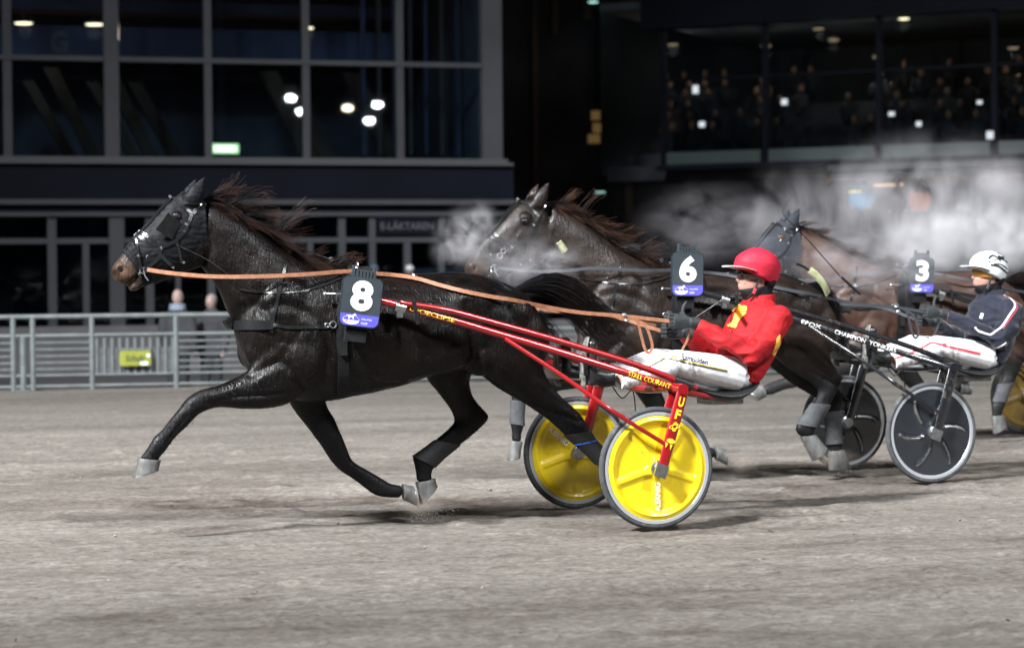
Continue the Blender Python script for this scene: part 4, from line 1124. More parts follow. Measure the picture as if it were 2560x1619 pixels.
def build_harness(key, fr, label, hood_mt, blinker):
    D = HORSES[key][2]
    t = thing('racing_harness', label, 'harness', fr, Vector((-1.5, 0, 1.3)), 'racing harnesses worn by the trotters')
    def put(name, mb, mt, parent=t, deform=False, smooth=True):
        if isinstance(mb, list): return [put(name, q, mt, parent, deform, smooth) for q in mb][0]
        if deform: mb.v = [D(v) for v in mb.v]
        return mb.obj(name, mt, parent, smooth)
    # breast collar, neck strap, girth, back strap
    put('breast_collar', strap(key, [(572,800),(578,811),(620,813),(681,812)], .052, .010), M_black)
    put('collar_trace', strap(key, [(681,812),(720,817),(765,817),(808,817),(838,812)], .020, .006), M_black)
    put('neck_strap', strap(key, [(712,662),(709,680),(700,721),(690,765),(681,806),(678,830)], .018, .006), M_black)
    put('shoulder_line', strap(key, [(600,722),(650,730),(692,733),(764,727),(820,710),(851,697)], .009, .005), M_black)
    g = strap(key, [(893,684),(878,700),(862,740),(856,800),(855,850),(858,900),(858,950),(852,988)], .062, .010)
    put('girth', g, M_matte)
    put('girth_buckle_strap', strap(key, [(862,815),(859,850),(858,885)], .040, .016, lift=.012), M_black)
    put('back_strap', strap(key, [(930,686),(1000,688),(1080,687),(1135,684),(1200,692),(1245,708),(1275,728)], .018, .006), M_black)
    # crupper loop, saddle pad with terrets
    m = MB(); c = F8.P(893, 684, 0)
    pts = [Vector((c.x, math.sin(a)*.205, c.z - .125 + math.cos(a)*.145)) for a in np.linspace(-1.55, 1.55, 15)]
    m.ribbon(pts, [Vector((0, math.sin(a), math.cos(a))) for a in np.linspace(-1.55, 1.55, 15)], .13, .022); pad = put('saddle_pad', m, M_matte)
    for s in (-1, 1): m = MB(); m.ring((c.x-.02, s*.075, c.z+.045), (1,0,0), .020, .0035); put('terret_ring', m, M_chrome, pad)
    m = MB(); m.tube([(c.x-.03,0,c.z+.01), (c.x-.035,0,c.z+.06), (c.x-.06,0,c.z+.068), (c.x-.075,0,c.z+.05)], .006, 6); put('check_hook', m, M_chrome, pad)
    for i, s in enumerate((-1, 1)):
        q = F8.P(838, 790, 0)
        m = MB(); m.box((q.x+.02, s*.315, q.z+.03), (.07, .045, .30)); put('shaft_holder', m, M_matte, t, smooth=False)
    q, n = snap(8, 822, 739, .02); m = MB(); m.tube([q+Vector((.06,-.04,0)), q+Vector((-.03,-.04,.004))], .006, 8); m.ell(q+Vector((-.035,-.04,.004)), (.013,.012,.012), 10, 8); put('quick_hitch_pin', m, M_chrome)
    q, n = snap(8, 832, 812, .02); m = MB(); m.ring(q, (0,1,0), .018, .004); m.ring(q+Vector((-.035,0,-.002)), (0,1,.3), .012, .003); put('trace_snap', m, M_chrome)
    # bridle
    br = MB()
    for pxs, w_ in (([(426,494),(446,508),(464,524),(478,536)], .016), ([(478,536),(470,555),(458,580),(440,600),(420,612),(405,620),(392,648),(362,672)], .015), ([(345,590),(366,604),(389,622),(410,645),(430,664)], .016),
                    ([(354,582),(380,600),(404,618)], .014), ([(342,596),(345,618),(347,640),(350,672)], .012), ([(426,500),(402,524),(380,552),(362,570),(344,588)], .010), ([(500,506),(492,520),(480,536)], .018),
                    ([(440,600),(446,625),(452,655)], .012), ([(348,676),(352,690),(346,704)], .012)):
        
            for q in strap(key, pxs, w_*1.15, .007, lift=.013 if hood_mt else .004): br.add(q.v, q.f)
    bridle = put('bridle', br, M_black)
    for px, py, r_ in ((371,642,.0135), (383,631,.0125), (362,674,.017)):
        p, n = snap(8, px, py, .016)
        for s in (-1, 1): m = MB(); m.ring(D(Vector((p.x, s*p.y, p.z))), (0,1,.15), r_*(1.35 if key == 6 else 1), .0034); put('bit_ring', m, M_chrome, bridle)
    for px, py in ((477,537), (463,562), (405,620), (424,492), (430,664), (347,640), (456,652)):
        p, n = snap(8, px, py, .017 if hood_mt else .011); p = D(p)
        m = MB(); m.box(p, (.018, .007, .013), Matrix.Rotation(R(40), 3, 'Y')); put('buckle', m, M_chrome, bridle, smooth=False)
    m = MB(); a, _ = snap(8, 362, 674, .018); m.tube([D(a)+Vector((0,0,.02)), D(a)+Vector((.012,-.004,-.03)), D(a)+Vector((.03,0,-.055))], .0045, 8); put('bit_shank', m, M_chrome, bridle)
    if hood_mt:
        m = MB(); rs = rings_of(0, 5, 1)
        def gr(r, k): return (r[0], r[1]*(1+.012/r[1].length)*k, r[2]*(1+.013/r[2].length)*k)
        e = pr(F8, (507,502),(512,632),.078)
        m.loft([gr(e,1.0)] + [gr(r,1.01) for r in rs] + [gr(pr(F8, (331,601),(384,706),.061),1.0)], 28)
        for ear in EARS: m.loft([(c_, a_*1.18+Vector((0,0,0)), b_*1.25) for c_, a_, b_ in (pr(F8, *r, ear['y']) for r in ear['r'])], 12)
        m.v = [D(v) for v in m.v]; me = remesh(m, .006 if key == 8 else .009, 3, 'hood')
        displace(me, lambda p: noise.noise(Vector((p.x*22, p.y*22, p.z*60)))*.003 + noise.noise(p*9)*.004)   # cloth puckers
        mkobj('hood', me, hood_mt, t)
        if key == 8:
            m = MB()
            for k in range(5):
                r = pr(F8, (346-k*9, 584+k*9.5), (396-k*8, 700+k*3.2), .070-.004*k)
                m.loft([(r[0], r[1]*1.05, r[2]*1.06), (r[0]+Vector((-.012,0,-.006)), r[1]*1.02, r[2]*1.03)], 24, True)
            mm = remesh(m, .006, 3, 'hood_nose'); mkobj('nose_cuff', mm, hood_mt, t)
    if blinker:
        for s in (-1, 1):
            q = [snap(8, px, py, .0)[0] for px, py in ((414,533),(450,555),(428,599),(383,574))]
            yy = min(p.y for p in q) - .018
            m = MB(); v0 = [Vector((p.x, s*(yy - (.022 if i in (0,3) else 0)), p.z)) for i, p in enumerate(q)]
            v1 = [v + Vector((0, s*.008, 0)) for v in v0]
            m.add(v0+v1, [(0,1,2,3), (7,6,5,4), (0,4,5,1), (1,5,6,2), (2,6,7,3), (3,7,4,0)]); put('blinker', m, M_matte, t, False, False)
    # overcheck from poll to saddle hook
    pts = cord(D, [(505,500),(560,516),(640,560),(736,613),(792,636),(860,658),(884,660)], .003, [-.02,-.03,-.03,-.02,0,0,0])
    m = MB(); m.tube(pts, .0035, 6); chk = put('overcheck', m, M_black)
    k = len(pts)
    for i in (k-6, k-10): m = MB(); m.ring(pts[i], (0,1,.2), .011, .0025); put('check_ring', m, M_chrome, chk)
    m = MB(); m.tube([pts[-8], pts[-3]], .005, 6); put('check_snap', m, M_chrome, chk)
    for nm, pxs, ys in (('head_line', [(425,604),(470,625),(520,650),(560,678),(600,708),(640,726)], [-.11,-.115,-.12,-.14,-.16,-.19]),):
        m = MB(); m.tube(cord(D, pxs, .002, ys), .0022, 6); put(nm, m, M_black)
    return t
build_harness(8, F8, 'black leather racing harness with hood, blinkers and breast strap on the black horse', M_hood, True)
build_harness(6, F6, 'black harness with chrome ringed open bridle on the steaming dark brown horse', None, False)
build_harness(3, F3, 'dark harness with grey cloth hood on the reddish bay horse', M_hood3, False)
# tan crupper loop under the black horse's tail
q = F8.P(1332, 775, -.09)
t = thing('crupper_rope', 'yellow tan rope loop beside the black horse tail', 'rope', F8, q)
m = MB(); m.tube(catmull([F8.P(px, py, y) for px, py, y in ((1312,760,-.10),(1330,768,-.12),(1338,780,-.12),(1334,800,-.11),(1326,782,-.11),(1314,764,-.10))], 5), .006, 6); m.obj('loop', mat('tan_rope', (.35,.22,.06), .7), t)
m = MB(); m.tube(catmull([F8.P(px, py, y) for px, py, y in ((1320,766,-.11),(1334,776,-.13),(1336,795,-.12))], 5), .005, 6); m.obj('tassel', MATS['tan_rope'], t)
# yellow ear plug hanging at the brown horse's throat and its pale rump cloth
M_pale = mat('pale_yellow_cloth', (.26,.27,.15), .8, var=.25, vscale=20)
p = F6.P(1397, 605, -.2)
t = thing('ear_plug', 'pale yellow cylindrical ear plug hanging beside the brown horse cheek', 'ear plug', F6, p)
m = MB(); dd = Vector((.05, 0, -.07)).normalized(); m.tube([p, p+dd*.075], [.022,.025], 14); m.obj('plug', M_pale, t)
m = MB(); m.tube([p-dd*.05, p-dd*.002], .004, 6); m.obj('cord', M_black, t)
p = F6.P(2060, 705, -.12)
t = thing('rump_pad', 'pale yellow pad strapped over the rump of the dark brown horse', 'pad', F6, p)
m = MB(); m.ribbon(catmull([F6.P(px, py, y) for px, py, y in ((2022,675,-.20),(2040,690,-.22),(2058,712,-.23),(2068,735,-.22))], 4), Vector((.45,-.8,.35)), .07, .012); m.obj('pad', M_pale, t)
m = MB(); m.ribbon(catmull([F6.P(px, py, y) for px, py, y in ((1990,660,-.20),(2010,668,-.21),(2030,684,-.22))], 4), Vector((.3,-.8,.5)), .02, .006); m.obj('strap', M_black, t)

# ================================================================== number plates
def number_plate(fr, digit, ctr, tiltdeg, wd, hg, y, label):
    c = fr.P(*ctr, y)
    a = R(tiltdeg); ux = Vector((math.cos(a), 0, -math.sin(a))); uz = Vector((math.sin(a), 0, math.cos(a))); un = Vector((0,-1,0))
    # lean the face a little up towards the stands' lights
    t = thing('number_plate', label, 'number plate', fr, c, 'saddle number plates')
    m = MB(); m.prism(rrect(wd, hg, wd*.17, 8), c, ux, uz, un, .014); m.obj('rim', M_prim, t, False)
    m = MB(); m.prism(rrect(wd*.955, hg*.962, wd*.155, 8), c + un*.0145, ux, uz, un, .003); m.obj('panel', M_plate, t, False)
    f = c + un*.0178
    out = [(x, min(y_, -hg*.245)) for x, y_ in rrect(wd*.93, hg*.94, wd*.15, 8)]
    lo = [q for q in out if q[1] < -hg*.2451] + [(wd*.465, -hg*.245), (-wd*.465, -hg*.245)]
    lo.sort(key=lambda q: math.atan2(q[1]+hg*.36, q[0]))
    m = MB(); m.prism(lo, f, ux, uz, un, .0012); band = m.obj('sponsor_band', M_blue, t, False)
    g = f + un*.0016
    flat_text('digit', digit, f + uz*hg*.125 + un*.0012, ux, uz, M_white, t, wd*.54, hg*.60, .045)
    e0 = g - ux*wd*.20 - uz*hg*.365
    half = [(wd*.20*math.cos(q), hg*.085*math.sin(q)-.001) for q in np.linspace(math.pi, 2*math.pi, 16)]
    m = MB(); m.prism(half, e0, ux, uz, un, .001); m.obj('emblem_half', M_white, band, False)
    m = MB(); pts = [e0 + ux*wd*.20*math.cos(q) + uz*hg*.085*math.sin(q) + un*.001 for q in np.linspace(0, math.pi, 14)]; m.tube(pts, .0009, 4); m.obj('emblem_ring', M_white, band, False)
    k = wd*.30
    shp = [(-.45,.30),(-.20,.34),(.05,.33),(.16,.42),(.28,.52),(.30,.46),(.42,.36),(.38,.32),(.26,.36),(.20,.26),(.18,.14),(.24,.0),(.19,.0),(.10,.14),(-.02,.18),(-.12,.16),(-.16,.04),(-.08,-.02),(-.13,-.03),(-.22,.04),(-.22,.18),(-.28,.24)]
    m = MB(); m.prism([(x*k, y_*k) for x, y_ in shp], e0 + uz*.002, ux, uz, un, .001); m.obj('emblem_horse', M_white, band, False)
    if digit == '8': flat_text('emblem_letters', 'RS', e0 - uz*hg*.032 - ux*wd*.08 + un*.0012, ux, uz, M_redp, band, wd*.12, hg*.055, .0, .2)
    for i, s in enumerate(('STALLSTRÖ', 'FODER')):
        wid = wd*(.26 if i == 0 else .16)
        flat_text('sponsor_text', s, g + ux*(wd*.18 + wid/2 - wd*.13) - uz*hg*(.325 + .085*i), ux, uz, M_white, band, wid, hg*.042, .01)
    m = MB()
    for i in range(7): m.box(c + uz*(hg*.5+.014 + (.012 if i in (0,6) else 0)) + ux*(i-3)*wd*.085 - un*.0, (.012, .03, .045 + (.02 if i in (0,6) else .0)), Matrix.Rotation(a, 3, 'Y'))
    m.box(c + uz*(hg*.5+.008) - un*(-.0), (wd*.62, .02, .02), Matrix.Rotation(a, 3, 'Y')); m.obj('clip_bracket', M_plate, t, False)
    m = MB(); m.box(c - uz*(hg*.5+.03) + Vector((0,.03,0)), (wd*.5, .04, .10), Matrix.Rotation(a, 3, 'Y')); m.obj('lower_bracket', M_matte, t, False)
    return t
number_plate(F8, '8', (901,755), 7.5, .236, .285, -.385, 'dark saddle plate showing a white eight, on the wet black horse')
number_plate(F6, '6', (1717,686), 1.0, .236, .300, -.385, 'dark saddle plate showing a white six, on the steaming brown horse')
number_plate(F3, '3', (2303,688), 2.0, .230, .300, -.385, 'dark saddle plate showing a white three, on the reddish bay horse')
# ================================================================== sulkies
WH = F8.P(1640, 1170, -.645); WX, WZ, WR = WH.x, .352, .350
def disc_star(y, side):
    """moulded wheel cover with five raised arms"""
    nr, na = 26, 180; vs, fs = [], []
    for i in range(nr):
        r = .004 + .294*i/(nr-1)
        for k in range(na):
            th = 2*math.pi*k/na; d = min(abs((th - R(270+72*j) + math.pi) % (2*math.pi) - math.pi) for j in range(5))*r
            wdt = .010 + .035*smooth01(.02,.09,.11-r)
            arm = math.exp(-max(0, d-wdt)**2/.00012)
            h = .004 + .016*smooth01(.30,.24,r)*(0) - .012*(1-arm)*smooth01(.268,.240,r)*smooth01(.03,.07,r) + .010*math.exp(-((r-.272)/.012)**2) + .014*smooth01(.09,.03,r)
            vs.append(Vector((WX + r*math.cos(th), y + side*(.014+h), WZ + r*math.sin(th))))
    for i in range(nr-1):
        for k in range(na):
            k2 = (k+1) % na; fs.append((i*na+k, i*na+k2, (i+1)*na+k2, (i+1)*na+k))
    fs.append(tuple(range(na)))
    return vs, fs
def disc_turbine(y, side):
    nr, na = 24, 180; vs, fs, hs = [], [], []
    for i in range(nr):
        r = .004 + .294*i/(nr-1)
        for k in range(na):
            th = 2*math.pi*k/na; sh = th + 2.2*(r-.1)
            d = min(abs((sh - R(20+60*j) + math.pi) % (2*math.pi) - math.pi) for j in range(6))*r
            h = .004 + .011*math.exp(-(d/.011)**2)*smooth01(.275,.24,r)*smooth01(.05,.09,r) + .012*smooth01(.09,.03,r)
            vs.append(Vector((WX + r*math.cos(th), y + side*(.010+h), WZ + r*math.sin(th)))); hs.append(h if r > .1 else 0)
    mi = []
    for i in range(nr-1):
        for k in range(na):
            k2 = (k+1) % na; fs.append((i*na+k, i*na+k2, (i+1)*na+k2, (i+1)*na+k)); mi.append(1 if hs[i*na+k] > .0105 else 0)
    fs.append(tuple(range(na))); mi.append(0)
    return vs, fs, mi
SH_LOW = [(880,733,-.36),(953,752,-.372),(1116,796,-.395),(1245,834,-.43),(1400,880,-.48),(1560,930,-.545),(1650,957,-.60),(1700,974,-.64)]
SH_UP = [(1014,759,-.40),(1116,775,-.415),(1245,809,-.44),(1360,841,-.46),(1480,877,-.485),(1557,901,-.50),(1640,930,-.515),(1690,951,-.52)]
def tubepts(lst, s=1, k=5): 
    return [Vector((p.x, p.y*s, p.z)) for p in catmull([F8.P(*q) for q in lst], k)]
def wrap_text(name, s, poly, xc, r, m, parent, width, height, bold=.004):
    """lettering laid on the outside of a bent tube, centred where the tube passes x = xc"""
    vs, fs = fit_text(s, width, height, bold); mb = MB(); out = []
    for v in vs:
        x = xc + v.x*.965; j = max(0, min(len(poly)-2, next((q for q in range(len(poly)-1) if poly[q+1].x > x), len(poly)-2)))
        k = (x-poly[j].x)/(poly[j+1].x-poly[j].x); c = poly[j].lerp(poly[j+1], k); d = (poly[j+1]-poly[j]).normalized()
        o = Vector((d.y, -d.x, 0)).normalized(); up = o.cross(d); up = up if up.z > 0 else -up
        a = v.y/r; out.append(c + (o*math.cos(a) + up*math.sin(a))*(r+.0045))
    mb.add(out, fs); return mb.obj(name, m, parent, False, fix=False)

def build_sulky(fr, label, frame_m, disc_fn, disc_m, rim_m, texts, far_shafts=True, fork_m=None):
    t = thing('racing_sulky', label, 'sulky', fr, (WX*.0, 0, 0), 'racing sulkies')
    fork_m = fork_m or frame_m
    for s in (1, -1):
        m = MB(); m.tube(tubepts(SH_LOW, s), .0215, 14); sh = m.obj('lower_shaft', frame_m, t)
        m = MB(); m.tube(tubepts(SH_UP, s), [.0155+.004*i/35 for i in range(36)], 14); m.tube(tubepts([(1016,759,-.40),(1000,755,-.398)], s), .014, 10); up = m.obj('upper_shaft', frame_m, t)
        g = tubepts([(1684,949,-.52),(1727,965,-.522)], s); m = MB(); m.tube(g, .033, 16); m.obj('rubber_grip', M_vinyl, up)
        g = tubepts([(1727,965,-.522),(1742,970,-.524)], s); m = MB(); m.tube(g, .018, 12); m.obj('shaft_end', frame_m, up)
        c = F8.P(1000, 768, -.38); c.y *= s
        m = MB(); m.lathe([(.026,-.03),(.031,-.03),(.031,.03),(.026,.03)], (0,0,0), 'y', 18); ax = (tubepts(SH_LOW, s)[8]-tubepts(SH_LOW, s)[3]).normalized()
        q = Vector((0,1,0)).rotation_difference(ax); m.v = [c + q @ v for v in m.v]; m.box(c+Vector((-.006, -s*.012, -.035)), (.034,.018,.045)); m.obj('clamp', M_steel, sh)
        for px in ((1038,775),) : 
            p0 = F8.P(1034, 752, -.44); p1 = F8.P(1045, 810, -.44); m = MB(); m.ribbon([Vector((p0.x,p0.y*s,p0.z)), Vector((p1.x,p1.y*s,p1.z))], Vector((0,-s,0)), .022, .004); m.obj('tie_strap', M_matte, up, False)
        st = tubepts([(1262,846,-.45),(1400,935,-.56),(1510,1012,-.69),(1560,1046,-.705),(1664,1110,-.712)], s, 6); m = MB(); m.tube(st, .0125, 12); m.obj('brace', frame_m, t)
        st = tubepts([(1520,1018,-.60),(1600,1068,-.60),(1640,1100,-.585)], s, 6); m = MB(); m.tube(st, .010, 10); m.obj('brace', frame_m, t)
        # fork: two flat legs joined by a crown
        top = F8.P(1703, 985, -.70); hub = Vector((WX, -.70, WZ))
        for yy in (-.712, -.590):
            a = Vector((top.x, s*yy, top.z)); b = Vector((WX+.01, s*yy, WZ-.005)); d = (b-a).normalized(); sd = Vector((-d.z, 0, d.x))
            m = MB(); rs = [(a-d*.02, sd*.035, Vector((0,.016,0))), (a+d*.1, sd*.037, Vector((0,.017,0))), (a.lerp(b,.7), sd*.034, Vector((0,.015,0))), (b, sd*.031, Vector((0,.014,0)))]
            m.loft(rs, 16, False); n = 16; o_ = len(m.v)-4*n; m.f.append(tuple(o_+k for k in range(n))); m.mi.append(0); m.f.append(tuple(o_+3*n+k for k in range(n-1,-1,-1))); m.mi.append(0)
            fk = m.obj('fork_leg', fork_m, t)
            if yy == -.712 and s == 1:
                w0 = a.lerp(b, .5)
                for i, ch in enumerate(texts.get('fork', ())):
                    ctr = a.lerp(b, .10 + .165*i) + Vector((0, -.0175, 0)); ux = sd if sd.x > 0 else -sd; uz = -d
                    flat_text('lettering', ch, ctr, ux, uz, M_yprint, fk, .034, .056, .04)
                if texts.get('fork'):
                    ctr = a.lerp(b, .10+.165*2) + Vector((0,-.018,0)); m = MB(); ux = sd if sd.x > 0 else -sd
                    pts = [ctr + ux*.030*math.cos(q) + (-d)*.012*math.sin(q) + ux*0 + (-d)*.012*math.cos(q) for q in np.linspace(0, 2*math.pi, 20)]; m.tube(pts, .003, 5); m.obj('ring_mark', M_yprint, fk)
                    ctr = a.lerp(b, .62) + Vector((0,-.0165,0)); m = MB(); m.prism([(.026*math.cos(q), .014*math.sin(q)) for q in np.linspace(0, 2*math.pi, 16)[:-1]], ctr, ux, -d, Vector((0,-1,0)), .002)
                    m.prism([(-.03,-.012),(-.012,-.02),(-.022,-.045)], ctr, ux, -d, Vector((0,-1,0)), .002); m.prism([(.0,-.018),(.016,-.018),(.01,-.05)], ctr, ux, -d, Vector((0,-1,0)), .002); m.obj('saucer_mark', M_yprint, fk, False)
        m = MB(); m.tube([Vector((top.x, s*-.735, top.z+.03)), Vector((top.x, s*-.56, top.z+.03))], .031, 16); m.obj('fork_crown', frame_m, t)
        # wheel
        y = s*-.645
        hubm = MB(); hubm.lathe([(.001,-.075),(.034,-.075),(.034,-.05),(.045,-.045),(.045,.045),(.034,.05),(.034,.075),(.001,.075)], (WX, y, WZ), 'y', 24, False)
        wheel = hubm.obj('wheel', M_steel, t)
        m = MB(); m.lathe([(WR-.018+.018*math.cos(q), .019*math.sin(q)) for q in np.linspace(0, 2*math.pi, 15)[:-1]], (WX, y, WZ), 'y', 72); m.obj('tyre', M_tyre, wheel)
        m = MB(); m.lathe([(WR-.034,-.017),(WR-.030,-.020),(WR-.048,-.020),(WR-.056,-.012),(WR-.056,.012),(WR-.048,.020),(WR-.030,.020),(WR-.034,.017)], (WX, y, WZ), 'y', 72); m.obj('rim', rim_m, wheel)
        for sd_ in (-1, 1):
            m = MB(); g_ = disc_fn(y, sd_); m.add(*g_[:2])
            if len(g_) > 2: m.mi = g_[2]
            dsc = m.obj('wheel_disc', disc_m, wheel)
            if texts.get('wheel') and sd_ == -1:
                ux = Vector((0,0,1)); uz = Vector((-1,0,0)); ang = 0 if s == 1 else 130
                Mr = Matrix.Rotation(R(ang), 3, 'Y'); cc = Vector((WX, y, WZ)) + Mr @ Vector((0, 0, -.165)); cc.y = y - .0200
                flat_text('lettering', texts['wheel'], cc, Mr @ ux, Mr @ uz, M_white, dsc, .165, .034, .03, .1)
        m = MB(); m.box((WX-.005, s*-.735, WZ-.01), (.075, .012, .075), Matrix.Rotation(R(20),3,'Y')); m.obj('axle_plate', M_steel, wheel, False)
    lo = tubepts(SH_LOW); i = int(len(lo)*.72)
    if texts.get('shaft'):
        for s_, (pa, pb), hh, mt in texts['shaft']:
            a = F8.P(*pa); b = F8.P(*pb)
            wrap_text('shaft_lettering', s_, lo, (a.x+b.x)/2, .0215, mt, t, (b-a).length, hh)
    # cross beams, seat, footrests
    top = F8.P(1703, 985, -.70)
    m = MB(); m.tube(catmull([(top.x,-.56,top.z+.03),(top.x+.03,-.38,top.z+.02),(top.x+.05,0,top.z),(top.x+.03,.38,top.z+.02),(top.x,.56,top.z+.03)], 6), .024, 12); m.obj('axle_arch', frame_m, t)
    m = MB(); a = F8.P(1640, 960, -.55)
    for s in (-1, 1): m.tube([(a.x-.05, s*.5, a.z+.01), (a.x+.2, s*.16, a.z-.04), (a.x+.62, s*.14, a.z-.12)], .016, 8)
    m.obj('seat_rail', frame_m, t)
    q0 = F8.P(1725, 975, -.16); q1 = F8.P(1800, 1003, -.16); q2 = F8.P(1862, 966, -.16)
    m = MB()
    def sr(px, py, th, wd): c = F8.P(px, py, 0); return (c, Vector((0,wd,0)), Vector((0,0,th)))
    m.loft(sm([sr(1700,965,.012,.10), sr(1725,972,.030,.15), sr(1770,985,.040,.19), sr(1815,986,.046,.20), sr(1850,972,.036,.19), sr(1872,955,.018,.16)], 4), 24)
    seat = m.obj('seat', M_vinyl, t)
    m = MB(); c = F8.P(1800, 1000, -.0); m.box(c, (.22, .20, .04)); m.obj('seat_bracket', M_steel, seat, False)
    for s in (-1, 1):
        b = F8.P(1462, 905, -.22); m = MB(); m.tube([(b.x+.02, s*.46, b.z+.01), (b.x, s*.18, b.z-.02)], .012, 8); m.box((b.x-.01, s*.22, b.z-.02), (.02, .10, .11)); m.obj('footrest', frame_m if frame_m is not M_red else M_black, t, False)
    # grey mud screen under the feet
    m = MB(); b0 = F8.P(1385, 925, -.10)
    m.loft([(Vector((b0.x-.10,0,b0.z+.02)), Vector((0,.20,0)), Vector((0,0,.004))), (Vector((b0.x+.03,0,b0.z-.05)), Vector((0,.24,0)), Vector((0,0,.004))), (Vector((b0.x+.2,0,b0.z-.06)), Vector((0,.22,0)), Vector((0,0,.004)))], 16)
    m.obj('mud_screen', M_clear, t)
    m = MB(); c = F8.P(1590, 985, -.1); m.tube(catmull([c+Vector((-.15,0,.05)), c+Vector((-.1,-.03,-.02)), c+Vector((-.02,0,.02)), c+Vector((0,0,-.16)), c+Vector((.01,0,-.2))], 5), .004, 5); m.obj('hanging_cord', M_black, t)
    return t
build_sulky(F8, 'red racing sulky with bright yellow disc wheels', M_red, disc_star, M_yellow, M_rim,
            dict(fork='UFO', wheel='A.ERNIG', shaft=[('UFOECLIPSE', ((1024,768,-.39),(1136,800,-.41)), .021, M_yprint), ('STALL COURANT', ((1572,934,-.55),(1672,965,-.61)), .026, M_yprint)]))
M_turb = mat('dark_disc', (0.016, 0.019, 0.024), .22, coat=.6, var=.15, vscale=5)
M_rimw = mat('pale_rim', (0.70, 0.75, 0.80), .22, .7)
build_sulky(F6, 'black racing sulky with dark turbine disc wheels and silver rims', M_blackm, disc_turbine, [M_turb, M_steel], M_rimw,
            dict(shaft=[('CHAMPION  YONKERS', ((1345,866,-.46),(1530,921,-.53)), .026, M_white), ('EFOX', ((1240,835,-.43),(1300,852,-.45)), .022, M_white)]))
build_sulky(F3, 'dark sulky with yellow disc wheels behind the reddish bay horse', M_blackm, disc_star, mat('dull_yellow_plastic', (.16,.10,.018), .5, var=.3, vscale=8), M_tyre, dict())

# ================================================================== drivers
def ringh(py, f, b, w_, y=0, dz=0):
    a = F8.P(f, py, y); c = F8.P(b, py+dz, y); return ((a+c)/2, (c-a)/2, Vector((0, w_, 0)))
def build_glove(mb_out, c, f, n, u, sgn, k=1.0):
    m = MB()
    rs = [(c - f*.055*k, u*.030*k, n*.022*k), (c - f*.02*k, u*.041*k, n*.019*k), (c + f*.02*k, u*.043*k, n*.018*k), (c + f*.042*k, u*.040*k, n*.015*k)]
    m.loft(rs, 14)
    for j, L in enumerate((.92, 1.0, .95, .78)):
        p0 = c + f*.036*k + u*(.030 - .0205*j)*k
        p1 = p0 + f*.036*L*k + n*.004*k; p2 = p1 + f*.008*L*k + n*.029*L*k; p3 = p2 - f*.023*L*k + n*.008*k
        m.tube([p0, p0.lerp(p1,.5), p1, p2, p3], [.0105*k,.0105*k,.0105*k,.0098*k,.0085*k], 8)
        m.ell(p3, (.0085*k,)*3, 8, 6); m.ell(p1, (.0112*k,)*3, 8, 6)
    p0 = c + u*.026*k - f*.022*k + n*.010*k; p1 = p0 + u*.030*k + f*.010*k + n*.008*k; p2 = p1 + u*.030*k - f*.004*k; p3 = p2 + u*.022*k - f*.012*k
    m.tube([p0, p1, p2, p3], [.0135*k,.0125*k,.0115*k,.0095*k], 8); m.ell(p3, (.0095*k,)*3, 8, 6)
    m.tube([c - f*.11*k, c - f*.05*k], [.036*k,.031*k], 12)
    return m
